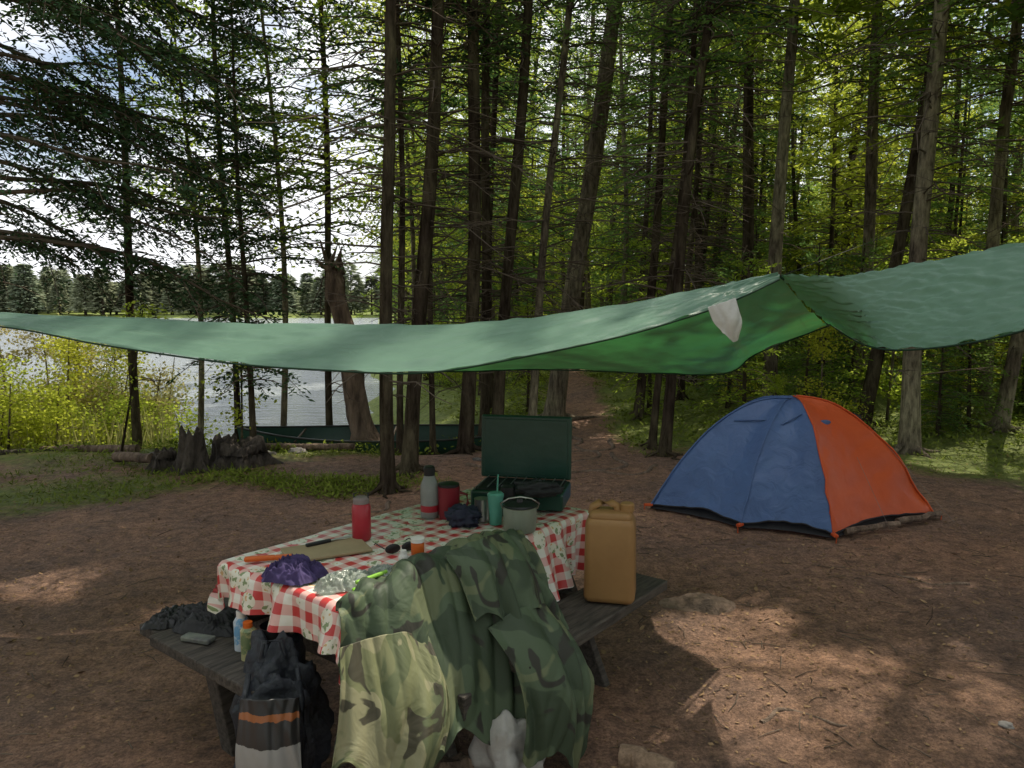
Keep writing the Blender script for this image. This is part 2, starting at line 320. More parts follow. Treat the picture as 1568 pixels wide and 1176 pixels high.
placed=[]
def ok(x,y,dm):
    for a,b in placed:
        if (a-x)**2+(b-y)**2<dm*dm: return False
    return True
def corridor(x,y,cb,H,r):
    for px,py,pr in PATCH:
        for z in np.arange(cb,H,.5):
            gx=x-SUN[0]/SUN[2]*z; gy=y-SUN[1]/SUN[2]*z
            if (gx-px)**2+(gy-py)**2<(pr*.85+r*(1-(z-cb)/(H-cb)*.8))**2: return True
    return False
NEAR=[(-1.17,6.95,-1.13,7.0,.085,12,6.3,M_bark),(-1.08,7.75,-.78,7.9,.105,14,6.0,M_bark),(-.57,9.0,-.40,9.1,.12,14,6.0,M_bark),
 (-.37,9.7,-.27,9.8,.085,13,5.5,M_bark),(-.20,9.3,.12,9.3,.10,13,5.8,M_bark),(-.98,9.2,-.96,9.3,.045,9,5.0,M_bark),(-1.36,9.0,-1.34,9.0,.05,9,5.0,M_bark),
 (.24,9.4,.62,9.5,.07,12,5.4,M_barkg),(.62,11.2,1.30,11.3,.20,15,6.0,M_barkg),(1.80,8.75,2.24,8.8,.085,13,5.6,M_bark),(1.74,9.2,2.1,9.3,.055,10,5,M_bark),
 (1.95,11.5,2.3,11.5,.09,13,5,M_bark),(4.1,13.5,4.2,13.6,.16,15,5,M_bark),(5.15,10.9,5.9,11.0,.13,14,5,M_bark),(4.78,8.9,4.85,9.0,.15,14,5.2,M_barkg),
 (6.7,10.2,7.4,10.2,.13,14,5.5,M_barkg),(3.6,15,3.7,15,.12,13,4.5,M_bark),(2.9,12.8,3.1,13,.07,11,4.5,M_bark)]
for i,(x,y,tx,ty,r,H,cb,bk) in enumerate(NEAR):
    rr=np.random.default_rng(100+i); mb=MB(); R0=r*.68
    spruce(mb,rr,(x,y,gz(x,y)),(tx,ty),R0,H,cb-.8,1.6,step=.36,per=4,spacing=.055,nl=.09,nw=.03,dead=95,cull=True,deadlen=1.25,tn=12,secd=.095,sparse=.8)
    for j in range(5):
        a=j*1.26+rr.uniform(-.4,.4); L=R0*rr.uniform(3,6); k=np.linspace(0,1,6)[:,None]; h=np.array([math.cos(a),math.sin(a),0])
        p=np.array([x,y,0])+h*(R0*.6+L*k); p[:,2]=[gz(q[0],q[1]) for q in p]; p[:,2]+=np.array([.13,.06,.025,.01,.0,-.03]); p[1:-1,:2]+=rr.normal(0,.02,(4,2))
        mb.add(*tube(p,np.linspace(R0*.45,R0*.12,6),6),0)
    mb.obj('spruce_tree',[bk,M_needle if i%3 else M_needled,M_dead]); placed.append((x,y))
for i,(x,y,H,cb) in enumerate([(8.2,7.2,14,4.2),(6.6,5.0,13,4.6),(9.2,4.5,13,3.6),(5.8,12.6,15,4.6),(7.6,12,14,4.4),(6.2,3.0,13,5.0),(9.5,9.8,14,3.8),(3.9,11.3,14,5.6),(7.4,8.6,14,5.0),(7.8,1.5,12,4.5),(6.9,6.6,12,5.2),(6.15,7.9,13,5.6),(5.4,6.2,13,6.0)]):  # mostly unseen trees at the right, added to shade the camp
    rr=np.random.default_rng(300+i); mb=MB()
    spruce(mb,rr,(x,y,gz(x,y)),(x+.1,y),.10,H,cb,2.3,step=.28,per=5,spacing=.08,nl=.16,nw=.065,dead=30,cull=True,secd=.11)
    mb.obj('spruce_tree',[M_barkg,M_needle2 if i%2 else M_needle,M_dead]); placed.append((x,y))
rr=np.random.default_rng(55); mb=MB()
spruce(mb,rr,(-5.0,6.5,0),(-5.1,6.5),.2,14,5.6,2.8,step=.36,per=4,spacing=.05,nl=.08,nw=.03,dead=14,cull=True,tn=14)
for q in range(30):
    z=2.4+q*.13+rr.uniform(-.12,.12); az=rr.uniform(-.5,.7); L=rr.uniform(1.9,3.1)+max(0,z-4)*.5
    bough(mb,rr,(-5.0,6.5,z),az,L,rr.uniform(-.08,.22),rr.uniform(.12,.50),spacing=.024,nl=.062,nw=.023,gap=.26,sec=.10,bare=rr.uniform(.10,.35),r=.028)
mb.obj('spruce_tree',[M_bark,M_needled,M_dead]); placed.append((-5,6.5))
for i,(x,y,H,cb,Rc,sp) in enumerate([(-2.95,8.45,5.2,.9,1.05,1.0),(-3.7,10.0,11,3.0,1.6,.8),(-2.5,10.2,13,2.9,1.7,.8),(-6.9,9.4,10,2.6,1.8,.8),(-5.0,9.9,9,3.2,1.5,.7)]):
    rr=np.random.default_rng(70+i); mb=MB()
    spruce(mb,rr,(x,y,gz(x,y)),(x-.02,y),.03+.006*i,H,cb,Rc,step=.25,per=4,spacing=.045,nl=.08,nw=.028,dead=35,cull=True,sparse=sp,tn=8)
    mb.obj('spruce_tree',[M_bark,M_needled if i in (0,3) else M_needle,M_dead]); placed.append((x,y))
for i,(x,y,H) in enumerate([(-3.1,9.9,7.5),(-1.7,12.2,9),(-2.3,15,10),(-4.3,10.1,6.5)]):
    rr=np.random.default_rng(80+i); mb=MB(); broad(mb,rr,(x,y,gz(x,y)),H,.04,1.9,2.6,ncl=210,nlf=16,ls=.075); mb.obj('birch_tree',[M_barkg,M_leaf,M_dead]); placed.append((x,y))
par=empty('background_forest')
def inst(me,x,y,s,parent=None,name='forest_tree'):
    o=mkobj(name,me,parent,(x,y,gz(x,y)-.05),(random.uniform(-.04,.04),random.uniform(-.04,.04),random.uniform(0,6.28))); o.scale=(s,s,s*random.uniform(.9,1.15)); placed.append((x,y)); return o
cnt=0
for k in range(9000):
    y=9.5+(42-9.5)*random.random()**.85; x=random.uniform(-.2*y-1,.80*y+4)
    if lakef(x,y)>-.9: continue
    if y<12 and x<6: continue
    if abs(x-(.9+.07*(y-8)))<.8+.2*(y<20) and y<20: continue
    dm=1.2 if y<22 else 1.8
    if not ok(x,y,dm): continue
    r=random.random()
    if r<.68: me=random.choice(VT); cb,H,rc=3.5,14,1.6
    elif r<.86: me=random.choice(VM); cb,H,rc=1.2,8,1.4
    else: me=random.choice(VB); cb,H,rc=2,10,2
    if y<24 and corridor(x,y,cb,H,rc*.7): continue
    inst(me,x,y,random.uniform(.75,1.2),par); cnt+=1
    if cnt>=195: break
for k in range(330):
    y=random.uniform(10.0,32); x=random.uniform(-.16*y,.90*y+2)
    if lakef(x,y)>-1 or (abs(x-(.9+.07*(y-8)))<.9 and y<22): continue
    if y<11.5 and x<3.2: continue
    inst(random.choice(VY+VY+VS),x,y,random.uniform(.3,1.1),par,'sapling')
print('forest',cnt)
for k in range(110):
    y=random.uniform(42,56); x=random.uniform(-.2*y,.95*y+6)
    if lakef(x,y)>-1: continue
    inst(random.choice(VFs),x,y,random.uniform(.5,.85),par)
c2=0
for k in range(3000):  # unseen trees beside and behind the camera, added to cut sky light
    x=random.uniform(-14,14); y=random.uniform(-14,7)
    if x*x+y*y<2.9**2 or abs(x)<.74*y+2.4: continue
    if lakef(x,y)>-1.5 or not ok(x,y,1.8): continue
    if corridor(x,y,3,14,1.5): continue
    inst(random.choice(VT),x,y,random.uniform(1.0,1.2),par); c2+=1
    if c2>=50: break
print('behind',c2)
par2=empty('far_shore_forest')
for k in range(480):
    x=random.uniform(-190,60); y=random.uniform(150,190)
    if random.random()<.2: x=random.uniform(-200,-170); y=random.uniform(20,150)
    elif random.random()<.4: y=random.uniform(149,158)
    o=mkobj('far_tree',random.choice(VF),par2,(x,y,gz(x,y)-.3),(0,0,random.uniform(0,6))); s=random.uniform(.4,.8); o.scale=(s*2.0,s*2.0,s)

# ------------------------------------------------------------------ snag, stump, driftwood
def blob(mb,c,s,seed,amp=.3,n=16,mat=0,fr=1.5):
    u=np.linspace(0,2*math.pi,n,endpoint=False); v=np.linspace(.02,math.pi-.02,n//2+2)
    V=[]
    for b in v:
        for a in u:
            d=Vector((math.sin(b)*math.cos(a),math.sin(b)*math.sin(a),math.cos(b)))
            r=1+amp*noise.noise(d*fr+Vector((seed*3.1,seed,0)))+amp*.4*noise.noise(d*fr*3+Vector((seed,0,5)))
            V.append((c[0]+d.x*r*s[0],c[1]+d.y*r*s[1],c[2]+d.z*r*s[2]))
    m=len(v); F=[]
    for i in range(m-1):
        for j in range(n): F.append((i*n+j,(i+1)*n+j,(i+1)*n+(j+1)%n,i*n+(j+1)%n))
    mb.add(V,F,mat)
M_snag=pm('old_bark',(.08,.055,.04),(.28,.20,.145),5,.95,1,.05,stretch=(2,2,.5))
M_rot=pm('rotten_wood',(.03,.024,.02),(.11,.09,.075),7,.95,1,.05,stretch=(1.5,1.5,.6))
rr=np.random.default_rng(5)
mb=MB(); z=np.linspace(-.3,2.3,14); p=np.stack([-2.0-.16*z-.02*np.sin(z*4),10.0+0*z,z],-1); r=.16-.02*z; r[0:2]*=1.5; r[-1]*=.5
V,F=tube(p,r,16); V+=rr.normal(0,.012,V.shape); mb.add(V,F)
for a in range(7):
    q=np.array([-2.36,10.0,2.2]); mb.add(*tube([q+rr.normal(0,.06,3),q+np.array([rr.normal(0,.15),rr.normal(0,.1),rr.uniform(.1,.45)])],[.05,.008],5))
mb.obj('dead_tree_snag',[M_snag])
def stump(x,y,r,h,seed):
    rr=np.random.default_rng(seed); mb=MB(); n=40; zs=np.array([-.15,0,.06,.14,h*.5,h*.8,h*.93,h]); V=[]
    for i,zz in enumerate(zs):
        for j in range(n):
            a=j/n*6.283; root=max(0,math.cos(a*5+seed))**2
            rad=r*(1+ (1.2*root+.25)*math.exp(-max(zz,0)/.09)+.35*noise.noise(Vector((math.cos(a)*2,math.sin(a)*2,zz*4+seed)))+.12*noise.noise(Vector((math.cos(a)*7,math.sin(a)*7,zz*3))))
            top=.35*h*noise.noise(Vector((math.cos(a)*2.5,math.sin(a)*2.5,seed))) if i>=5 else 0
            if i==7: rad*=.8
            V.append((x+rad*math.cos(a),y+rad*math.sin(a),zz+top))
    for j in range(n): V.append((x,y,h*.7))
    F=[(i*n+j,i*n+(j+1)%n,(i+1)*n+(j+1)%n,(i+1)*n+j) for i in range(len(zs)) for j in range(n)]
    mb.add(V,F); return mb.obj('tree_stump',[M_rot])
stump(-3.42,7.9,.12,.42,2); stump(-2.98,8.2,.2,.26,6); stump(-3.75,8.0,.1,.2,9); stump(-3.2,8.25,.12,.32,12)
stump(4.35,9.6,.16,.35,4)
def log(name,a,b,r,seed,mat=None,n=9,parent=None):
    rr=np.random.default_rng(seed); a=np.array(a,float); b=np.array(b,float); k=np.linspace(0,1,8)[:,None]
    p=a+(b-a)*k; p[1:-1]+=rr.normal(0,r*.2,(6,3)); dv=(b-a)/np.linalg.norm(b-a)*.003; p=np.concatenate([p[:1]-dv,p,p[-1:]+dv]); rad=np.linspace(r,r*.85,10); rad[0]=rad[-1]=.001
    mb=MB(); V,F=tube(p,rad,n); mb.add(V,F); o=mb.obj(name,[mat or M_rot],parent=parent); md=o.modifiers.new('e','EDGE_SPLIT'); md.split_angle=math.radians(50); return o
log('driftwood_log',(-4.5,8.4,.05),(-3.9,8.0,.12),.06,1,M_snag); log('driftwood_log',(-5.9,9.3,-.05),(-4.5,8.9,.05),.06,2,M_snag)
log('driftwood_log',(-3.1,9.2,.02),(-1.9,8.9,.08),.045,3,M_snag); log('driftwood_log',(-7.0,8.9,.0),(-5.6,9.2,-.05),.05,5,M_rot)
def canoe():
    mb=MB(); L=3.9; n=25; m=11; V=[]
    for i in range(n):
        t=-1+2*i/(n-1); w=.40*(1-abs(t)**2.4)+.008; hz=.30+.10*abs(t)**3; x=t*L/2*(1)
        for j in range(m):
            a=-math.pi/2+math.pi*j/(m-1); s=math.sin(a); c=math.cos(a)
            V.append((x+0.06*np.sign(t)*abs(t)**6*(1-c),w*np.sign(s)*abs(s)**.7,hz*(1-c**.8) if c>1e-6 else hz))
    F=[(i*m+j,(i+1)*m+j,(i+1)*m+j+1,i*m+j+1) for i in range(n-1) for j in range(m-1)]
    mb.add(V,F,0)
    for j in (0,m-1): mb.add(*tube([V[i*m+j] for i in range(n)],.014,6),1)
    for x in (-1.2,0,1.2): mb.add(*tube([(x,-.36,.29),(x,.36,.29)],.015,5),2)
    o=mb.obj('canoe',[pm('canoe_green',(.02,.06,.045),(.03,.08,.06),3,.35,.05),pm('gunwale',(.03,.035,.03),None,5,.5),pm('ash_wood',(.12,.09,.06),None,8)])
    o.location=(-1.55,9.75,-.20); o.rotation_euler=(.10,0,math.radians(3))
canoe()

# ------------------------------------------------------------------ scattered ground cover
def scatter():
    rr=np.random.default_rng(11)
    K=42000; x=rr.normal(.6,3.6,K); y=2+rr.gamma(2.0,2.6,K); k=lakef(x,y)<-1.5; x=x[k];y=y[k]; K=len(x)
    z=np.array([gz(a,b) for a,b in zip(x,y)])+.006
    d=unit(np.stack([rr.normal(0,1,K),rr.normal(0,1,K),rr.normal(0,.18,K)],-1)); w=unit(np.cross(d,UP+rr.normal(0,.3,(K,3))))
    mb=MB(); sz=rr.uniform(.008,.030,K)*np.where(rr.random(K)<.06,1.9,1); V,F=quads(np.stack([x,y,z],-1),d,w,sz,sz*rr.uniform(.12,.7,K)); mb.add(V,F); mb.obj('leaf_litter',[M_litter],False)
    mb=MB()
    for i in range(800):
        a=rr.normal(.6,3.2); b=2+rr.gamma(2,2.2)
        if lakef(a,b)>-1.5: continue
        t=rr.uniform(0,6.28); l=rr.uniform(.03,.16)*(1 if rr.random()<.95 else 1.8); e=(a+math.cos(t)*l,b+math.sin(t)*l)
        p=[(a,b,gz(a,b)+.004),((a+e[0])/2+rr.normal(0,.01),(b+e[1])/2+rr.normal(0,.01),gz((a+e[0])/2,(b+e[1])/2)+.006),(e[0],e[1],gz(*e)+.004)]
        mb.add(*tube(p,[.0028,.0022,.0015],4))
    mb.obj('fallen_twigs',[M_dead])
    mb=MB()
    for (x0,y0,a,L,r) in [(1.05,3.0,.3,.35,.014),(1.2,8.9,-1.8,1.6,.035),(.8,9.3,-1.4,1.2,.03),(1.6,8.2,-2.4,1.0,.03),(-.5,8.2,-.9,.9,.03),(2.9,4.6,2.6,.6,.014),(-1.1,6.6,-1.9,.6,.025),(.5,10.4,-1.2,1.5,.04),(1.3,9.8,-2.0,1.3,.035)]:
        k=np.linspace(0,1,12); px=x0+np.cos(a+np.sin(k*5)*.4)*L*k; py=y0+np.sin(a+np.sin(k*5)*.4)*L*k
        p=np.stack([px,py,[gz(q,w_)+.006-.012*abs(math.sin(kk*6+x0)) for q,w_,kk in zip(px,py,k)]],-1); mb.add(*tube(p,np.linspace(r,r*.35,12),6))
    mb.obj('exposed_roots',[M_snag])
    mr=pm('rock',(.12,.11,.10),(.30,.28,.26),6,.85,.6,.02); mg=pm('buried_rock',(.09,.065,.05),(.26,.18,.13),9,.9,.8,.03)
    for i,(a,b,s) in enumerate([(2.05,2.95,.03),(1.12,4.25,.24),(-3.3,8.9,.14),(-2.9,8.8,.1),(-2.6,8.95,.12),(-4.2,8.6,.12),(3.9,7.4,.05),(-.4,8.4,.05)]):
        mb=MB(); blob(mb,(a,b,gz(a,b)+(s*.02 if i!=1 else -.06)),(s,s*.8,s*.45),i,.4,24); mb.obj('rock',[mr if i!=1 else mg])
    mb=MB(); P=[]
    for i in range(15000):
        if i<12000: b=rr.uniform(6.5,30); a=rr.uniform(-.25*b-2,b+1)
        elif i<14000: a=rr.uniform(-8,-1); b=rr.uniform(5,10.2)
        else: a=rr.normal(-1.8,.9); b=rr.normal(7.3,.45)
        if lakef(a,b)>-.9: continue
        m=float(moss(np.array(a),np.array(b)))+.35*noise.noise(Vector((a*.9,b*.9,2)))
        if m<.42: continue
        P.append((a,b,gz(a,b)))
    P=np.array(P); nl=9; K=len(P)*nl; Q=np.repeat(P,nl,0)+rr.normal(0,1,(K,3))*[.08,.08,0]; near=(Q[:,1]<9); Q[:,2]+=rr.uniform(0,.09,K)*np.where(near,.3,1)
    d=unit(np.stack([rr.normal(0,1,K),rr.normal(0,1,K),rr.uniform(.0,.9,K)],-1)); w=unit(np.cross(d,UP+rr.normal(0,.3,(K,3))))
    V,F=quads(Q,d,w,rr.uniform(.03,.09,K),rr.uniform(.012,.045,K)*np.where(near,.4,1)); mb.add(V,F); mb.obj('undergrowth',[M_under],False)
    mb=MB(); K=12000; a=rr.normal(-7.7,1.7,K); b=rr.normal(11.8,1.5,K); k=(a/b<-.46)&(b>9.3); a=a[k];b=b[k];K=len(a)
    d=unit(np.stack([rr.normal(0,.16,K),rr.normal(0,.16,K),np.ones(K)],-1)); w=unit(np.cross(d,rr.normal(0,1,(K,3))))
    V,F=quads(np.stack([a,b,np.full(K,-.5)],-1),d,w,rr.uniform(.3,1.0,K),np.full(K,.02)); mb.add(V,F); mb.obj('marsh_grass',[M_marsh],False)
scatter()
for i,(x,y,h) in enumerate([(-7.0,11.3,1.9),(-6.1,11.3,1.2),(-8.2,12.0,2.4),(-7.4,10.2,1.6),(-7.8,13.4,2.0),(-6.8,12.6,1.6),(-5.7,10.6,.9),(-10.5,13,2.6),(-8.9,10.4,1.8),(-6.5,9.7,1.2)]):
    rr=np.random.default_rng(500+i); mb=MB()
    for j in range(4): broad(mb,rr,(x+rr.normal(0,.35),y+rr.normal(0,.3),-.45),h*rr.uniform(.7,1.1),.014,.7,.2,ncl=80,nlf=14,ls=.055,lean=(rr.normal(0,.1),0))
    mb.obj('alder_shrub',[M_barkg,M_marsh if i%3 else M_leaf,M_dead])
for i,(x,y,h) in enumerate([(-3.25,8.8,1.5),(-4.6,8.6,1.7)]):
    rr=np.random.default_rng(600+i); mb=MB(); broad(mb,rr,(x,y,gz(x,y)),h,.010,.6,.5,ncl=70,nlf=12,ls=.05,lean=(rr.normal(.03,.15),0)); mb.obj('birch_sapling',[M_bark,M_leaf,M_dead])

# ------------------------------------------------------------------ object primitives
def box(name,size,loc,mat,parent=None,rot=(0,0,0),bev=.006,seg=2):
    bm=bmesh.new(); bmesh.ops.create_cube(bm,size=1); bmesh.ops.scale(bm,vec=size,verts=bm.verts)
    if bev: bmesh.ops.bevel(bm,geom=bm.edges[:],offset=bev,segments=seg,profile=.5,affect='EDGES')
    me=bpy.data.meshes.new(name); bm.to_mesh(me); bm.free(); me.materials.append(mat)
    for p in me.polygons: p.use_smooth=seg>2
    return mkobj(name,me,parent,loc,rot)
def lathe(name,prof,mat,parent=None,loc=(0,0,0),rot=(0,0,0),n=32):
    mb=MB(); prof=[(.0005,prof[0][1])]+list(prof)+[(.0005,prof[-1][1])] if prof[-1][0]>.0 else prof
    V=[(r*math.cos(j/n*6.28318),r*math.sin(j/n*6.28318),z) for r,z in prof for j in range(n)]
    F=[(i*n+j,i*n+(j+1)%n,(i+1)*n+(j+1)%n,(i+1)*n+j) for i in range(len(prof)-1) for j in range(n)]
    mb.add(V,F); o=mb.obj(name,[mat],True,parent); o.location=loc; o.rotation_euler=rot
    md=o.modifiers.new('e','EDGE_SPLIT'); md.split_angle=math.radians(35)
    return o
def tubeo(name,pts,r,mat,parent=None,n=8):
    mb=MB(); mb.add(*tube(pts,r,n)); return mb.obj(name,[mat],True,parent)
def crumple(name,c,s,mat,seed,amp=.5,fr=2.5,parent=None,n=48,rotz=0):
    mb=MB(); blob(mb,(0,0,0),s,seed,amp,n,0,fr); o=mb.obj(name,[mat],True,parent); o.location=c; o.rotation_euler=(0,0,rotz); return o
# ------------------------------------------------------------------ picnic table
TA=math.radians(-38); TC=(-.388,3.24,0)
def TL(lx,ly,z=0):
    c,s=math.cos(TA),math.sin(TA); return (TC[0]+lx*c-ly*s, TC[1]+lx*s+ly*c, z)
M_wood=pm('weathered_wood',(.03,.026,.022),(.10,.085,.07),6,.8,.8,.01,stretch=(8,1,8))
tbl=empty('picnic_table',TC,TA)
for i in range(4): box('top_plank_%d'%i,(.172,1.5,.04),(-.27+.18*i,0,.725),M_wood,tbl)
box('bench_left',(.27,1.72,.045),(-.60,-.06,.43),M_wood,tbl); box('bench_right',(.27,1.10,.045),(.62,.32,.43),M_wood,tbl)
box('end_plank',(.72,.26,.045),(-.23,-.82,.4325),M_wood,tbl,bev=.007)
for j,ly in enumerate((-.45,.55)):
    box('cross_beam_%d'%j,(1.30,.045,.09),(0,ly,.36),M_wood,tbl); box('top_beam_%d'%j,(.66,.045,.08),(0,ly,.662),M_wood,tbl)
    for sx in (-1,1): box('leg_%d_%d'%(j,sx),(.10,.045,.86),(sx*.38,ly+.05,.34),M_wood,tbl,(0,sx*-.42,0))
for i,lx in enumerate((-.30,.05)): box('end_leg_%d'%i,(.08,.08,.42),(lx,-.80,.2),M_wood,tbl,(.12,-.1,0))
def cloth():
    nx,ny=90,170; hx0,hx1,hy0,hy1=.16,.30,.15,.2
    us=np.linspace(-.37-hx0,.37+hx1,nx); vs=np.linspace(-.76-hy0,.76+hy1,ny); V=[];UV=[]
    for v in vs:
        for u in us:
            ex=max(0,abs(u)-.37); ey=max(0,abs(v)-.76); d=math.hypot(ex,ey)
            cx=max(-.37,min(.37,u)); cy=max(-.76,min(.76,v))
            nx_,ny_=(0,0) if d==0 else (math.copysign(ex,u)/d,math.copysign(ey,v)/d)
            per=(u*1.0 if ey>ex else v)
            out=0 if d==0 else .004+min(d,.02)*.5+ d*(.10+.20*math.sin(per*19+1.5*math.sin(per*7))+.10*math.sin(per*43))
            z=.7485-d*(.97+.06*math.sin(per*9))
            if d==0: z+=.006*max(0,noise.noise(Vector((u*6,v*6,2))))+.0018*math.sin(u*30+v*9)
            V.append((cx+nx_*out,cy+ny_*out,z+.004)); UV.append((u,v))
    i=np.arange(ny-1)[:,None]*nx+np.arange(nx-1)[None,:]; F=np.stack([i,i+1,i+nx+1,i+nx],-1).reshape(-1,4)
    mb=MB(); mb.add(V,F)
    m,nt,out=newmat('gingham'); L=nt.links.new
    uv=N(nt,'ShaderNodeUVMap'); uv.uv_map='UVMap'; sp=N(nt,'ShaderNodeSeparateXYZ'); L(uv.outputs[0],sp.inputs[0])
    def stripe(o):
        a=N(nt,'ShaderNodeMath',operation='MULTIPLY'); a.inputs[1].default_value=1/.074; L(o,a.inputs[0])
        f=N(nt,'ShaderNodeMath',operation='FRACT'); L(a.outputs[0],f.inputs[0]); g=N(nt,'ShaderNodeMath',operation='GREATER_THAN'); g.inputs[1].default_value=.5; L(f.outputs[0],g.inputs[0]); return g
    a=stripe(sp.outputs[0]); b=stripe(sp.outputs[1]); ad=N(nt,'ShaderNodeMath',operation='ADD'); L(a.outputs[0],ad.inputs[0]); L(b.outputs[0],ad.inputs[1])
    hf=N(nt,'ShaderNodeMath',operation='MULTIPLY'); hf.inputs[1].default_value=.5; L(ad.outputs[0],hf.inputs[0])
    cr=N(nt,'ShaderNodeValToRGB'); cr.color_ramp.interpolation='CONSTANT'; e=cr.color_ramp.elements; e[0].color=(.78,.77,.70,1); e[1].position=.3; e[1].color=(.72,.44,.40,1); q=e.new(.8); q.color=(.55,.05,.05,1); L(hf.outputs[0],cr.inputs[0])
    vo=N(nt,'ShaderNodeTexVoronoi'); vo.inputs['Scale'].default_value=11; vo.inputs['Randomness'].default_value=.6; L(uv.outputs[0],vo.inputs['Vector'])
    lt=N(nt,'ShaderNodeMath',operation='LESS_THAN'); lt.inputs[1].default_value=.44; L(vo.outputs['Distance'],lt.inputs[0])
    nz=N(nt,'ShaderNodeTexNoise'); nz.inputs['Scale'].default_value=38; L(uv.outputs[0],nz.inputs['Vector'])
    cp=N(nt,'ShaderNodeValToRGB'); cp.color_ramp.interpolation='CONSTANT'; e=cp.color_ramp.elements; e[0].position=0; e[0].color=(.22,.30,.14,1); e[1].position=.42; e[1].color=(.74,.73,.62,1); q=e.new(.63); q.color=(.62,.42,.20,1); L(nz.outputs['Fac'],cp.inputs[0])
    mx=N(nt,'ShaderNodeMix',data_type='RGBA'); L(lt.outputs[0],mx.inputs['Factor']); L(cr.outputs[0],mx.inputs['A']); L(cp.outputs[0],mx.inputs['B'])
    p=N(nt,'ShaderNodeBsdfPrincipled'); p.inputs['Roughness'].default_value=.38; L(mx.outputs['Result'],p.inputs['Base Color'])
    nb=N(nt,'ShaderNodeTexNoise'); nb.inputs['Scale'].default_value=14; L(uv.outputs[0],nb.inputs['Vector']); bp=N(nt,'ShaderNodeBump'); bp.inputs['Distance'].default_value=.01; bp.inputs['Strength'].default_value=.7; L(nb.outputs['Fac'],bp.inputs['Height']); L(bp.outputs[0],p.inputs['Normal'])
    L(p.outputs[0],out.inputs[0])
    o=mb.obj('tablecloth',[m]); o.location=TC; o.rotation_euler=(0,0,TA)
    uvl=o.data.uv_layers.new(name='UVMap'); li=F.ravel(); uvl.data.foreach_set('uv',np.array(UV)[li].ravel().astype(np.float32))
cloth()
ZT=.758
# ------------------------------------------------------------------ table items
M_red=pm('red_enamel',(.42,.03,.045),(.35,.02,.035),4,.3,.05); M_blk=pm('black_plastic',(.018,.018,.02),None,6,.4,.1); M_wht=pm('white_plastic',(.75,.74,.70),(.65,.63,.6),5,.4,.1)
M_redd=pm('dark_red_enamel',(.22,.02,.03),(.18,.015,.025),4,.3,.05)
M_steel=pm('steel',(.55,.55,.54),(.4,.4,.4),8,.3,.05,metal=.9); M_mint=pm('mint_plastic',(.14,.42,.33),(.10,.36,.28),5,.35,.05,transl=.2)
M_green=pm('stove_green',(.012,.05,.036),(.018,.062,.045),6,.28,.15); M_orange=pm('orange_plastic',(.75,.16,.02),(.6,.12,.02),5,.4,.05,transl=.15)
g=empty('red_bottle',(-.643,3.13,ZT)); lathe('body',[(.036,0),(.04,.01),(.04,.145),(.034,.158)],M_red,g); lathe('lid',[(.034,.159),(.034,.178),(.028,.185)],pm('lid_grey',(.25,.2,.2),None),g); tubeo('loop',[(-.03,0,.17),(-.03,0,.2),(0,0,.21),(.03,0,.2),(.03,0,.17)],.004,M_blk,g)
g=empty('water_bottle',(-.39,3.48,ZT)); lathe('body',[(.04,0),(.043,.01),(.043,.15),(.03,.185),(.024,.2)],pm('clear_frosted',(.45,.46,.45),(.32,.34,.33),5,.15,.1,transl=.4),g); lathe('band',[(.0438,.03),(.0438,.06)],M_red,g); lathe('cap',[(.026,.2),(.027,.235),(.02,.245)],M_blk,g)
g=empty('red_mug',(-.298,3.47,ZT)); lathe('body',[(.045,0),(.05,.02),(.052,.15),(.047,.15),(.045,.02)],M_redd,g); tubeo('handle',[(.05,0,.12),(.085,0,.11),(.09,0,.07),(.075,0,.04),(.048,0,.035)],.007,M_redd,g); lathe('lid',[(.05,.151),(.05,.163),(.02,.17)],M_blk,g)
g=empty('camp_stove',(.05,3.72,ZT),math.radians(-12))
box('case',(.46,.30,.085),(0,0,.05),M_green,g,bev=.012); box('grate_plate',(.42,.26,.006),(0,0,.096),M_blk,g,bev=.002)
for i in range(9): tubeo('grate_bar_%d'%i,[(-.2+.05*i,-.125,.106),(-.2+.05*i,.125,.106)],.003,M_steel,g)
for sx in (-.11,.11): lathe('burner',[(.045,.099),(.045,.104),(.02,.105)],M_blk,g,(sx,0,0))
box('lid',(.48,.022,.33),(-.01,.16,.26),M_green,g,(-.06,0,0),bev=.01); box('lid_rim',(.44,.006,.29),(-.01,.147,.26),M_green,g,(-.06,0,0),bev=.0025)
lathe('knob',[(.018,0),(.018,.02)],M_blk,g,(.1,-.152,.05),(math.pi/2,0,0)); tubeo('latch',[(-.05,-.155,.07),(-.05,-.17,.05),(.0,-.17,.045),(.05,-.17,.05),(.05,-.155,.07)],.004,M_steel,g)
g=empty('green_cup',(-.075,3.36,ZT)); lathe('body',[(.028,0),(.036,.13),(.033,.13)],M_mint,g); lathe('lid',[(.038,.13),(.038,.14),(.03,.148)],M_mint,g); tubeo('straw',[(0,0,.02),(.012,0,.23)],.004,M_mint,g)
g=empty('cooking_pot',(.035,3.26,ZT)); M_pot=pm('enamel_pot',(.26,.29,.23),(.21,.24,.19),4,.35,.05); lathe('body',[(.066,0),(.072,.01),(.075,.11),(.078,.113),(.072,.112),(.068,.015),(.01,.012)],M_pot,g)
tubeo('bail_handle',[(-.076,0,.10),(-.085,-.03,.13),(-.05,-.06,.16),(0,-.07,.17),(.05,-.06,.16),(.085,-.03,.13),(.076,0,.10)],.0035,M_steel,g); lathe('lid',[(.077,.115),(.07,.122),(.015,.13),(.012,.145)],M_blk,g)
g=empty('tin_can',(-.14,3.42,ZT)); lathe('body',[(.035,0),(.036,.004),(.035,.01),(.035,.10),(.037,.104),(.033,.104)],M_steel,g)
g=empty('black_thermos',(-.02,3.50,ZT)); lathe('body',[(.03,0),(.036,.09),(.034,.14),(.02,.15)],M_blk,g)
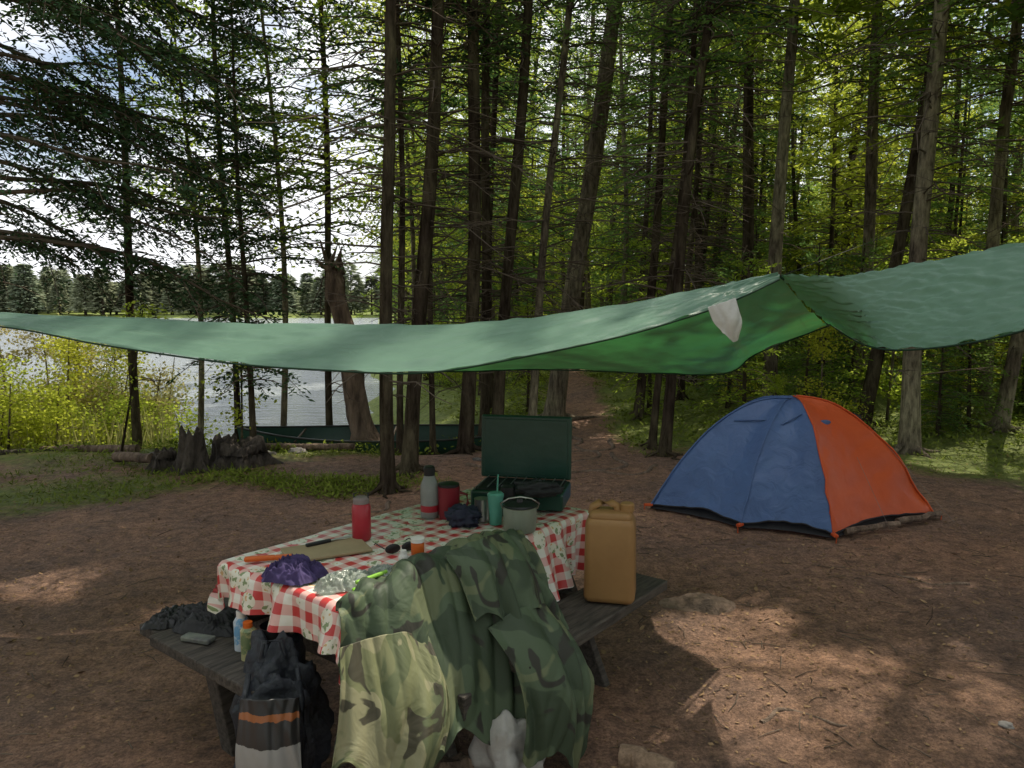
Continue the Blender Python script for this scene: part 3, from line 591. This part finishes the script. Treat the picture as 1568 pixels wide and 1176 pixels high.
crumple('dish_cloth',(-.22,3.35,ZT+.035),(.075,.06,.05),pm('navy_cloth',(.025,.03,.06),None),3)
crumple('oven_mitt',(.12,3.50,ZT+.13),(.10,.035,.04),pm('black_cloth',(.025,.028,.03),None),4)
g=empty('pill_bottle',(-.372,2.88,ZT+.01)); lathe('body',[(.024,0),(.026,.01),(.026,.055),(.024,.06)],M_orange,g); lathe('cap',[(.027,.06),(.027,.075)],M_wht,g)
g=empty('small_bottle',(-.42,2.82,ZT)); lathe('body',[(.018,0),(.02,.03),(.014,.04)],M_wht,g); lathe('cap',[(.013,.04),(.012,.055)],M_wht,g)
g=empty('sunglasses',(-.45,2.96,ZT),.5)
for sx in (-.035,.035): crumple('lens_%d'%(sx>0),(sx,0,.02),(.033,.008,.02),M_blk,2,.05,parent=g,n=16); tubeo('arm_%d'%(sx>0),[(sx*2,0,.025),(sx*2.1,.1,.02),(sx*2,.13,.005)],.0025,M_blk,g)
box('cutting_board',(.33,.19,.012),(-.755,2.97,ZT+.007),pm('cardboard',(.38,.30,.18),(.30,.24,.14),5,.8,.1),rot=(0,0,math.radians(28)),bev=.004)
g=empty('utility_knife',(-.80,3.02,ZT+.02),.7); box('handle',(.11,.02,.014),(0,0,0),M_blk,g,bev=.005); box('blade',(.12,.016,.003),(.11,0,0),M_steel,g,bev=.001)
g=empty('orange_sheath_knife',(-.985,2.85,ZT+.012),math.radians(12)); box('handle',(.12,.028,.02),(0,0,0),M_orange,g,bev=.009,seg=3); box('sheath',(.07,.032,.016),(.09,0,0),M_orange,g,bev=.006)
def crs(P,t):
    P=np.asarray(P,float); n=len(P); t=np.clip(t,0,1)*(n-1); i=min(int(t),n-2); f=t-i
    p0=P[max(i-1,0)];p1=P[i];p2=P[i+1];p3=P[min(i+2,n-1)]
    return .5*((2*p1)+(-p0+p2)*f+(2*p0-5*p1+4*p2-p3)*f*f+(-p0+3*p1-3*p2+p3)*f**3)
def ridge(x,y,z): return 1-abs(noise.noise(Vector((x,y,z))))*2.6
def pile(name,c,sx,sy,h,mat,seed,fr=6,rotz=0,n=70):
    V=[]
    for i in range(n):
        for j in range(n):
            u=-1+2*i/(n-1); v=-1+2*j/(n-1); a=math.atan2(v,u); m=max(abs(u),abs(v)); rr_=m
            e=1+.35*noise.noise(Vector((math.cos(a)*1.6,math.sin(a)*1.6,seed)))+.12*noise.noise(Vector((math.cos(a)*5,math.sin(a)*5,seed)))
            x=math.cos(a)*rr_*e; y=math.sin(a)*rr_*e
            w=noise.noise(Vector((x*2,y*2,seed)))
            r=max(0,ridge(x*fr*.35+w,y*fr*.35-w,seed)); r2=max(0,ridge(x*fr*.8+w*2,y*fr*.8,seed+4))
            z=h*(1-rr_**4)*(.30+.5*r+.28*r2)
            V.append((x*sx,y*sy,max(z,.001)))
    i=np.arange(n-1)[:,None]*n+np.arange(n-1)[None,:]; F=np.stack([i,i+n,i+n+1,i+1],-1).reshape(-1,4)
    mb=MB(); mb.add(V,F); o=mb.obj(name,[mat]); o.location=c; o.rotation_euler=(0,0,rotz); return o
M_purple=pm('purple_cloth',(.035,.025,.085),(.065,.045,.14),9,.85,.5,.01)
pile('purple_bandana',(-.81,2.70,ZT+.002),.13,.10,.065,M_purple,8,7,-.5)
M_bag=pm('clear_plastic',(.40,.46,.40),(.5,.55,.5),12,.12,.8,.01,transl=.5)
pile('plastic_bag',(-.60,2.60,ZT+.002),.12,.07,.045,M_bag,5,8,.6); pile('plastic_bag',(-.47,2.68,ZT+.002),.08,.06,.04,M_bag,12,8)
box('green_lighter',(.075,.024,.013),(-.52,2.535,ZT+.012),pm('lime',(.25,.6,.05),None,rough=.3),rot=(0,0,.5),bev=.005)
box('green_marker',(.15,.016,.014),(-.50,2.60,ZT+.03),pm('lime2',(.3,.6,.08),None,rough=.3),rot=(0,0,.9),bev=.006)
zb=.457
g=empty('spray_can',(*TL(-.19,-.79)[:2],zb)); lathe('body',[(.028,0),(.029,.11),(.02,.125)],pm('can_blue',(.12,.3,.5),(.5,.55,.6),9,.3,.05,lo=.45,hi=.5),g); lathe('cap',[(.018,.125),(.018,.15)],M_wht,g)
g=empty('spray_can',(*TL(-.10,-.82)[:2],zb)); lathe('body',[(.027,0),(.028,.11),(.018,.12)],pm('can_green',(.14,.2,.1),(.4,.38,.2),9,.3,.05,lo=.45,hi=.5),g); lathe('cap',[(.017,.12),(.017,.14)],M_orange,g)
g=empty('black_mug',(*TL(-.02,-.76)[:2],zb)); lathe('body',[(.05,0),(.056,.13),(.052,.13),(.048,.01),(.002,.008)],M_blk,g)
pile('black_gear_bag',(*TL(-.52,-.74)[:2],zb),.19,.12,.06,pm('black_nylon',(.025,.025,.028),None,20,.6,.5),17,6,-.4)
pile('black_gloves',(*TL(-.66,-.82)[:2],zb),.08,.10,.05,M_blk,27,6,-.4,40)
box('multi_tool',(.13,.05,.02),(*TL(-.38,-.86)[:2],zb+.012),pm('grey_tool',(.2,.22,.18),(.1,.1,.1),20,.4,.2),rot=(0,0,-.3),bev=.006)
M_jug=pm('jug_plastic',(.44,.25,.10),(.36,.20,.08),3,.42,.15,.01,transl=.22)
def jug():
    g=empty('water_jug',TL(.655,.50,.455),math.radians(-12))
    bm=bmesh.new(); bmesh.ops.create_cube(bm,size=1); bmesh.ops.scale(bm,vec=(.225,.17,.38),verts=bm.verts)
    for v in bm.verts:
        if v.co.z>0: v.co.x*=.95; v.co.y*=.92
    bmesh.ops.bevel(bm,geom=bm.edges[:],offset=.032,segments=5,profile=.5,affect='EDGES')
    me=bpy.data.meshes.new('body'); bm.to_mesh(me); bm.free(); me.materials.append(M_jug)
    for p in me.polygons: p.use_smooth=True
    mkobj('body',me,g,(0,0,.192))
    box('shoulder',(.19,.13,.05),(.0,0,.382),M_jug,g,bev=.024,seg=4)
    tubeo('handle',[(-.085,0,.385),(-.08,0,.415),(-.05,0,.435),(0,0,.437),(.025,0,.425),(.03,0,.395)],[.017]*6,M_jug,g,10)
    lathe('neck',[(.026,.37),(.026,.41)],M_jug,g,(.07,0,0)); lathe('cap',[(.031,.405),(.031,.435),(.026,.44)],M_jug,g,(.07,0,0),n=14)
jug()
# ------------------------------------------------------------------ camo
def camo(name,c0,c1,c2,c3,sc=5):
    m,nt,out=newmat(name); L=nt.links.new; tc=N(nt,'ShaderNodeTexCoord')
    def lay(off,scale,thr):
        mp=N(nt,'ShaderNodeMapping'); mp.inputs['Location'].default_value=off; mp.inputs['Scale'].default_value=(1,1,.8); L(tc.outputs['UV'],mp.inputs[0])
        n=N(nt,'ShaderNodeTexNoise'); n.inputs['Scale'].default_value=scale; n.inputs['Detail'].default_value=2.5; n.inputs['Distortion'].default_value=.8; L(mp.outputs[0],n.inputs['Vector'])
        g=N(nt,'ShaderNodeMapRange'); g.inputs['From Min'].default_value=thr-.01; g.inputs['From Max'].default_value=thr+.01; L(n.outputs['Fac'],g.inputs[0]); return g
    prev=None
    for c,off,s,t in ((c1,(0,0,0),sc,.5),(c2,(5,3,1),sc*1.1,.55),(c3,(9,2,7),sc*1.3,.60)):
        g=lay(off,s,t); mx=N(nt,'ShaderNodeMix',data_type='RGBA'); L(g.outputs[0],mx.inputs['Factor'])
        if prev: L(prev.outputs['Result'],mx.inputs['A'])
        else: mx.inputs['A'].default_value=c4(c0)
        mx.inputs['B'].default_value=c4(c); prev=mx
    p=N(nt,'ShaderNodeBsdfPrincipled'); p.inputs['Roughness'].default_value=.6; p.inputs['Specular IOR Level'].default_value=.3; L(prev.outputs['Result'],p.inputs['Base Color'])
    nb=N(nt,'ShaderNodeTexNoise'); nb.inputs['Scale'].default_value=7; nb.inputs['Detail'].default_value=3; nb.inputs['Distortion'].default_value=1.2; L(tc.outputs['UV'],nb.inputs['Vector']); bp=N(nt,'ShaderNodeBump'); bp.inputs['Distance'].default_value=.02; bp.inputs['Strength'].default_value=.5; L(nb.outputs['Fac'],bp.inputs['Height']); L(bp.outputs[0],p.inputs['Normal'])
    L(p.outputs[0],out.inputs[0]); return m
M_camo=camo('woodland_camo',(.075,.105,.06),(.13,.15,.08),(.045,.065,.038),(.035,.035,.027),4.5)
M_camo2=camo('sunlit_camo',(.17,.18,.09),(.11,.13,.065),(.25,.24,.14),(.06,.055,.035),5)  # lighter copy for the sleeve: sun dapple put into the camo colours
def surf(name,cols,mat,nu,nv,fold=0,ff=9,seed=0,parent=None,hem=0.0,uvs=(1,1),thick=.002,fn=None,fine=.25):
    cols=np.array(cols,float); A=np.zeros((nu,nv,3))
    for i in range(nu):
        c=np.array([crs(cols[:,k],i/(nu-1)) for k in range(cols.shape[1])])
        for j in range(nv): A[i,j]=crs(c,j/(nv-1))
    du=np.gradient(A,axis=0); dv=np.gradient(A,axis=1); Nn=unit(np.cross(du,dv))
    for i in range(nu):
        for j in range(nv):
            s=i/(nu-1)*uvs[0]; t=j/(nv-1)*uvs[1]; tn_=t/uvs[1]
            if fold:
                w=noise.noise(Vector((s*1.6+seed,t*1.6,seed)))*.7
                fan=(s-.5*uvs[0])*(.8+.4*tn_)
                r=ridge(fan*ff+w*1.6,t*ff*.14+w,seed+3); r2=ridge(fan*ff*1.5-w*2+t*2.5,t*ff*.35+s*1.5,seed+8); r3=math.sin((fan*ff*2+w*5+t*6))*.5
                A[i,j]+=Nn[i,j]*fold*(r*.8*(.3+.7*min(1,tn_*1.6))+r2*fine+r3*.10-.5)
            if hem: A[i,j,2]+=hem*tn_**3*noise.noise(Vector((s*5+seed,1,seed)))*2.5
            if fn is not None: A[i,j]+=fn(s,t)
    V=A.reshape(-1,3); i=np.arange(nu-1)[:,None]*nv+np.arange(nv-1)[None,:]; F=np.stack([i,i+1,i+nv+1,i+nv],-1).reshape(-1,4)
    mb=MB(); mb.add(V,F); o=mb.obj(name,[mat],True,parent)
    S,T=np.meshgrid(np.linspace(0,uvs[0],nu),np.linspace(0,uvs[1],nv),indexing='ij'); UV=np.stack([S.ravel(),T.ravel()],-1)
    u=o.data.uv_layers.new(name='UVMap'); u.data.foreach_set('uv',UV[F.ravel()].ravel().astype(np.float32))
    if thick:
        md=o.modifiers.new('s','SOLIDIFY'); md.thickness=thick
    return o
def T3(lx,ly,z): return TL(lx,ly,z)
g=empty('camouflage_jacket')
cols=[[(.36,-.78,.76),(.40,-.81,.735),(.46,-.84,.60),(.50,-.88,.45),(.52,-.94,.30)],
      [(.31,-.58,.768),(.39,-.6,.775),(.48,-.64,.63),(.57,-.70,.44),(.61,-.77,.24)],
      [(.26,-.34,.772),(.38,-.36,.795),(.50,-.39,.67),(.62,-.43,.46),(.68,-.48,.20)],
      [(.25,-.12,.775),(.38,-.13,.81),(.53,-.15,.69),(.67,-.17,.46),(.75,-.22,.26)],
      [(.28,.06,.775),(.39,.05,.80),(.55,.03,.66),(.70,.01,.44),(.78,-.03,.20)],
      [(.33,.20,.768),(.40,.20,.775),(.53,.18,.63),(.68,.15,.44),(.77,.12,.18)]]
surf('body',[[T3(*p) for p in c] for c in cols],M_camo,240,150,.06,6,2,g,.08,(1.3,.8),fine=.3)
cols=[[(.44,-.84,.66),(.49,-.88,.53),(.53,-.93,.40),(.55,-.98,.30)],[(.47,-.72,.66),(.57,-.77,.50),(.62,-.82,.36),(.64,-.87,.24)],[(.50,-.60,.64),(.62,-.63,.50),(.68,-.68,.36),(.70,-.73,.22)],[(.52,-.52,.60),(.62,-.54,.5),(.68,-.58,.38),(.69,-.63,.30)]]
surf('sleeve',[[T3(*p) for p in c] for c in cols],M_camo2,110,90,.04,7,5,g,.08,(.6,.5),fine=.3)
cols=[[(.58,-.26,.56),(.72,-.28,.44),(.78,-.30,.30),(.78,-.32,.16)],[(.62,-.12,.60),(.79,-.14,.46),(.86,-.16,.32),(.85,-.18,.12)],[(.62,.02,.56),(.79,.0,.44),(.87,-.02,.30),(.86,-.04,.08)],[(.60,.12,.50),(.75,.10,.40),(.82,.08,.28),(.82,.05,.14)]]
surf('hood',[[T3(*p) for p in c] for c in cols],M_camo,100,90,.05,7,9,g,.08,(.5,.5),fine=.3)
cols=[[(.38,-.28,.80),(.48,-.30,.74),(.56,-.32,.60)],[(.42,-.12,.83),(.54,-.14,.75),(.63,-.16,.57)],[(.38,.08,.80),(.52,.06,.71),(.61,.06,.55)]]
surf('collar',[[T3(*p) for p in c] for c in cols],M_camo,90,70,.045,7,14,g,.06,(.5,.3),fine=.3)
crumple('white_sack',(-.02,2.62,.10),(.12,.11,.16),pm('sack_white',(.42,.41,.38),(.30,.29,.27),6,.6,.6,.02),6,.45,1.8,n=56)
g=empty('black_backpack',(-.83,2.50,0),.25); M_nyl=pm('pack_nylon',(.018,.022,.03),(.032,.037,.045),12,.55,.8,.015)
crumple('body',(0,.05,.28),(.15,.12,.29),M_nyl,9,.5,1.8,g,64); crumple('pocket',(0,-.06,.40),(.10,.05,.09),M_nyl,3,.4,1.8,g,40)
tubeo('top_loop',[(-.04,0,.54),(-.03,-.01,.6),(.03,-.01,.6),(.04,0,.54)],.008,M_nyl,g)
for sx in (-.08,.08): tubeo('strap_%d'%(sx>0),[(sx,-.03,.5),(sx*1.2,-.1,.42),(sx*1.3,-.12,.25),(sx*1.2,-.08,.1)],.010,M_nyl,g)
def label():
    m,nt,out=newmat('bag_label'); L=nt.links.new; tc=N(nt,'ShaderNodeTexCoord'); sp=N(nt,'ShaderNodeSeparateXYZ'); L(tc.outputs['UV'],sp.inputs[0])
    n=N(nt,'ShaderNodeTexNoise'); n.inputs['Scale'].default_value=9; n.inputs['Detail'].default_value=3; L(tc.outputs['UV'],n.inputs['Vector'])
    a=N(nt,'ShaderNodeMath',operation='MULTIPLY_ADD'); a.inputs[1].default_value=.06; L(n.outputs['Fac'],a.inputs[0]); L(sp.outputs[1],a.inputs[2])
    cr=N(nt,'ShaderNodeValToRGB'); cr.color_ramp.interpolation='CONSTANT'; e=cr.color_ramp.elements; e[0].color=(.02,.02,.02,1); e[1].position=.2; e[1].color=(.32,.32,.31,1)
    for p,c in ((.25,(.08,.08,.08,1)),(.28,(.32,.32,.31,1)),(.36,(.12,.12,.12,1)),(.38,(.32,.32,.31,1)),(.60,(.03,.03,.03,1)),(.80,(.32,.11,.035,1)),(.86,(.02,.02,.02,1))): q=e.new(p); q.color=c
    L(a.outputs[0],cr.inputs[0]); p=N(nt,'ShaderNodeBsdfPrincipled'); p.inputs['Roughness'].default_value=.35; L(cr.outputs[0],p.inputs['Base Color']); L(p.outputs[0],out.inputs[0]); return m
cb_=[[(-.11,-.11,.46),(-.115,-.15,.30),(-.11,-.14,.10)],[(0,-.15,.48),(0,-.19,.30),(0,-.18,.10)],[(.09,-.12,.47),(.10,-.15,.30),(.10,-.15,.10)]]
cb_=[[ (p[0]-.79,p[1]+2.47,p[2]) for p in reversed(c)] for c in cb_]
surf('charcoal_bag',cb_,label(),40,40,.010,4,3,None,0,(1,1))
for i,(a,b,r) in enumerate([((-.42,2.62,.05),(-.22,2.78,.06),.06),((-.36,2.5,.05),(-.16,2.62,.09),.05)]): log('firewood_log',a,b,r,40+i,M_snag,6)
log('firewood_log',(.42,2.72,.03),(.60,2.60,.04),.05,44,pm('pale_wood',(.35,.24,.16),(.18,.12,.08),9,.9,.8,stretch=(4,4,4)),8)

# ------------------------------------------------------------------ tent
def tent():
    g=empty('dome_tent')
    C=np.array([2.42,6.42,.985])
    base=[(1.20,6.38),(1.80,5.80),(2.42,5.53),(3.50,6.10),(3.35,7.15),(2.55,7.55),(1.65,7.2)]
    pw=[2.25,1.95,2.2,2.15,1.6,2.1,2.3]
    per=24; nr=40; V=[]; nb=len(base); pts=[]
    for i in range(nb):
        a=np.array(base[i]); b=np.array(base[(i+1)%nb])
        for k in range(per):
            f=k/per; p=a+(b-a)*f; sag=math.sin(math.pi*f)
            mid=(np.array(C[:2])-p); mid/=np.linalg.norm(mid)
            q=p+mid*.06*sag; ppw=pw[i]*(1-f)+pw[(i+1)%nb]*f-.34*sag
            pts.append((q,ppw,.03+.04*sag, i, f))
    n=len(pts)
    for r in range(nr):
        s=r/(nr-1)
        for (q,pp,z0,i,f) in pts:
            xy=q+(C[:2]-q)*s; z=z0+(C[2]-z0)*(1-(1-s)**pp)
            z-=.02*math.exp(-((s-1)/.18)**2)*(1 if i in (0,1,6) else 0)
            w=noise.noise(Vector((xy[0]*4,xy[1]*4,z*3)))*.014+(ridge(xy[0]*5+z*3,xy[1]*5,z*4))*.013*(1-s)+(ridge(xy[0]*9-z*8,xy[1]*6,z*6))*.006*(1-s)
            V.append((xy[0]+w*.6,xy[1]-w,z+w*(1-s*.6)))
    F=[];M=[]
    for r in range(nr-1):
        for j in range(n):
            F.append((r*n+j,r*n+(j+1)%n,(r+1)*n+(j+1)%n,(r+1)*n+j)); i=pts[j][3]; M.append(1 if i==2 else 0)
    mb=MB(); mb.add(V,F); mb.M=[np.array(M,np.int32)]
    blue=pm('tent_blue',(.085,.15,.33),(.10,.18,.38),3,.40,.9,.022,transl=.22,bscale=7,dist=1.2); org=pm('tent_orange',(.74,.13,.035),(.67,.11,.03),3,.45,.6,.018,transl=.28,bscale=6,dist=1)
    mb.obj('rainfly',[blue,org],True,g)
    V=np.array(V).reshape(nr,n,3); dk=pm('tent_black',(.02,.02,.024),None)
    for i in (2,3,1,0,4,6):
        col=V[:,i*per]; tubeo('seam_%d'%i,[tuple(p+np.array([0,-.004,.004])) for p in col[::2]],.005 if i in(1,) else .0075,org if i==2 else blue if i!=3 else org,g,6)
    l=[V[20,per*0+4],V[23,per*1-6],V[22,per*1+6],V[25,per*1+20]]
    tubeo('brow_pole',[tuple(p+np.array([0,0,.006])) for p in l],.007,blue,g)
    hem=[tuple(V[0,j]) for j in range(n)]+[tuple(V[0,0])]; tubeo('hem',hem,.008,dk,g,5)
    Vf=[]
    for s in (1.02,.9):
        for j in range(n): p=V[0,j]; Vf.append((C[0]+(p[0]-C[0])*s*.985,C[1]+(p[1]-C[1])*s*.985, .012+ (0 if s>1 else .09)))
    mb=MB(); mb.add(Vf,[(j,(j+1)%n,n+(j+1)%n,n+j) for j in range(n)]); mb.obj('groundsheet',[dk],True,g)
    for i in (0,1,2,3,4):
        b=V[0,i*per]; d=np.array([b[0]-C[0],b[1]-C[1]]); d/=np.linalg.norm(d)
        box('corner_tab_%d'%i,(.035,.07,.02),(b[0]+d[0]*.02,b[1]+d[1]*.02,.04),org,g,(0,.0,math.atan2(d[1],d[0])-1.57),bev=.004)
        tubeo('stake_%d'%i,[(b[0]+d[0]*.06,b[1]+d[1]*.06,.05),(b[0]+d[0]*.05,b[1]+d[1]*.05,-.05)],.004,org,g)
    cord=pm('cord',(.3,.28,.24),None)
    for (r,j,ex,ey) in ((14,per*3,.45,-.3),(12,per*2+14,.12,-.35)):
        p=V[r,j%n]; tubeo('guy_line',[tuple(p),(p[0]+ex,p[1]+ey,.02)],.0013,cord,g,4)
    p=V[22,per*2+9]; crumple('logo',tuple(p+np.array([.0,-.008,.006])),(.05,.004,.02),blue,1,.1,parent=g,n=14)
    for i,(a,b) in enumerate([((2.55,5.60,.035),(3.05,5.78,.045)),((3.08,5.86,.04),(3.55,6.08,.045))]): log('edge_log_%d'%i,a,b,.026,60+i,M_snag,7,g)
tent()

# ------------------------------------------------------------------ tarp
M_tarp=pm('green_tarp',(.18,.31,.235),(.20,.35,.26),2,.36,.5,.014,transl=.32,bscale=6,tcol=(.035,.20,.05),dist=.8)
def tarp():
    g=empty('green_tarp')
    T=[(-3.51,3.9,1.73),(-2.59,3.8,1.712),(-2.07,3.75,1.693),(-1.396,3.7,1.668),(-.901,3.65,1.66),(-.419,3.6,1.658),(.05,3.6,1.683),(.551,3.6,1.749),(.927,3.6,1.818),(1.099,3.6,1.855),(1.271,3.6,1.893)]
    B=[(-3.46,3.85,1.708),(-2.386,3.5,1.657),(-1.82,3.3,1.585),(-1.189,3.15,1.513),(-.753,3.05,1.491),(-.35,3.0,1.485),(.042,3.03,1.546),(.479,3.13,1.632),(.844,3.28,1.729),(1.038,3.4,1.793),(1.253,3.55,1.876)]
    Fr=[(-3.87,4.3,1.692),(-2.857,4.3,1.655),(-2.324,4.5,1.552),(-1.616,4.6,1.448),(-1.079,4.7,1.38),(-.434,4.8,1.334),(.15,4.8,1.347),(.86,4.8,1.326),(1.369,4.8,1.321),(1.50,4.6,1.46),(1.80,4.3,1.636)]
    T=np.array(T);B=np.array(B);Fr=np.array(Fr)
    cols=[[B[i],B[i]*.5+T[i]*.5+np.array([0,0,.012]),T[i],T[i]*.5+Fr[i]*.5+np.array([0,0,-.02]),Fr[i]] for i in range(11)]
    wr=lambda s,t: np.array([0,0,1])*(.007*noise.noise(Vector((s*9,t*26-s*14,3)))+.005*noise.noise(Vector((s*24,t*40,5)))+.006*ridge(s*3.2+t*4,t*9-s*2,8)+.003*ridge(s*7-t*9,t*14+s*4,2))
    surf('main_sheet',cols,M_tarp,280,100,0,parent=g,uvs=(4,1.6),thick=0,fn=lambda s,t: wr(s/2,t/2))
    RT=[(1.285,3.62,1.888),(1.57,3.5,1.885),(1.825,3.3,1.945),(2.045,3.0,2.0),(2.27,2.7,2.067)]
    RB=[(1.70,4.05,1.66),(1.614,3.4,1.571),(1.687,3.05,1.579),(1.84,2.7,1.664),(2.016,2.4,1.812)]
    RT=np.array(RT);RB=np.array(RB)
    cols=[[RT[i],RT[i]*.55+RB[i]*.45+np.array([0,-.03,-.03]),RB[i]] for i in range(5)]
    surf('side_sheet',cols,M_tarp,120,70,0,parent=g,uvs=(2,.8),thick=0,fn=lambda s,t: wr(s*.7,t*1.3)*1.6)
    dk=pm('tarp_hem',(.012,.05,.025),None)
    def poly(P,name,r=.0045,k=60):
        tubeo(name,[tuple(crs(P,i/(k-1))) for i in range(k)],r,dk,g,5)
    poly(B,'near_hem'); poly(Fr,'far_hem'); poly(RB,'side_hem'); poly(T[7:],'ridge_seam',.003)
    poly(np.array([T[10],(1.55,3.93,1.775),(1.80,4.28,1.64)]),'end_hem',.006)
    cord=pm('tarp_cord',(.03,.03,.03),None)
    tubeo('ridge_line',[(1.28,3.6,1.895),(3.2,6.5,2.35),(4.8,8.95,2.7)],.0018,cord,g,4); tubeo('tie_left',[(-3.5,3.88,1.72),(-5.0,6.4,1.9)],.004,cord,g,4)
    tubeo('tie_right',[(2.27,2.7,2.067),(6.2,3.0,2.6)],.003,cord,g,4)
    cols=[[(.83,3.20,1.745),(.85,3.17,1.68),(.89,3.15,1.64)],[(.89,3.19,1.765),(.92,3.14,1.69),(.93,3.15,1.60)],[(.95,3.22,1.785),(.965,3.16,1.69),(.955,3.17,1.62)]]
    surf('care_label',cols,pm('label_white',(.60,.59,.57),(.45,.43,.40),8,.6,.5),24,24,.012,4,2,g,.0,(.5,.5),thick=.001)
tarp()

# ------------------------------------------------------------------ camera, light, world
cam=bpy.data.cameras.new('camera'); cam.lens=26.4; cam.sensor_width=36; cam.clip_end=2000; cam.clip_start=.05
co=bpy.data.objects.new('camera',cam); COL.objects.link(co); co.location=(0,0,1.75); co.rotation_euler=(math.radians(90-5.9),0,0); scene.camera=co
sl=bpy.data.lights.new('sun','SUN'); sl.energy=5; sl.angle=math.radians(.5); sl.color=(1,.91,.76)
so=bpy.data.objects.new('sun',sl); COL.objects.link(so); so.rotation_euler=Vector(SUN).to_track_quat('Z','Y').to_euler()
w=bpy.data.worlds.new('World'); scene.world=w; w.use_nodes=True; nt=w.node_tree; L=nt.links.new
sk=nt.nodes.new('ShaderNodeTexSky'); sk.sky_type='NISHITA'; sk.sun_disc=False; sk.sun_elevation=math.asin(SUN[2]); sk.sun_rotation=math.atan2(SUN[0],SUN[1]); sk.dust_density=1.5; sk.air_density=1; sk.ozone_density=1
tc=nt.nodes.new('ShaderNodeTexCoord'); mp=nt.nodes.new('ShaderNodeMapping'); mp.inputs['Scale'].default_value=(1,1,2.2); L(tc.outputs['Generated'],mp.inputs[0])
nz=nt.nodes.new('ShaderNodeTexNoise'); nz.inputs['Scale'].default_value=2.6; nz.inputs['Detail'].default_value=7; nz.inputs['Roughness'].default_value=.55; L(mp.outputs[0],nz.inputs['Vector'])
cr=nt.nodes.new('ShaderNodeValToRGB'); cr.color_ramp.elements[0].position=.36; cr.color_ramp.elements[1].position=.54; L(nz.outputs['Fac'],cr.inputs[0])
mx=nt.nodes.new('ShaderNodeMix'); mx.data_type='RGBA'; L(cr.outputs[0],mx.inputs['Factor']); L(sk.outputs[0],mx.inputs['A']); mx.inputs['B'].default_value=(9.2,9.3,9.6,1)
L(mx.outputs['Result'],nt.nodes['Background'].inputs[0]); nt.nodes['Background'].inputs[1].default_value=.15
scene.view_settings.view_transform='Standard'; scene.view_settings.look='None'; scene.view_settings.exposure=0
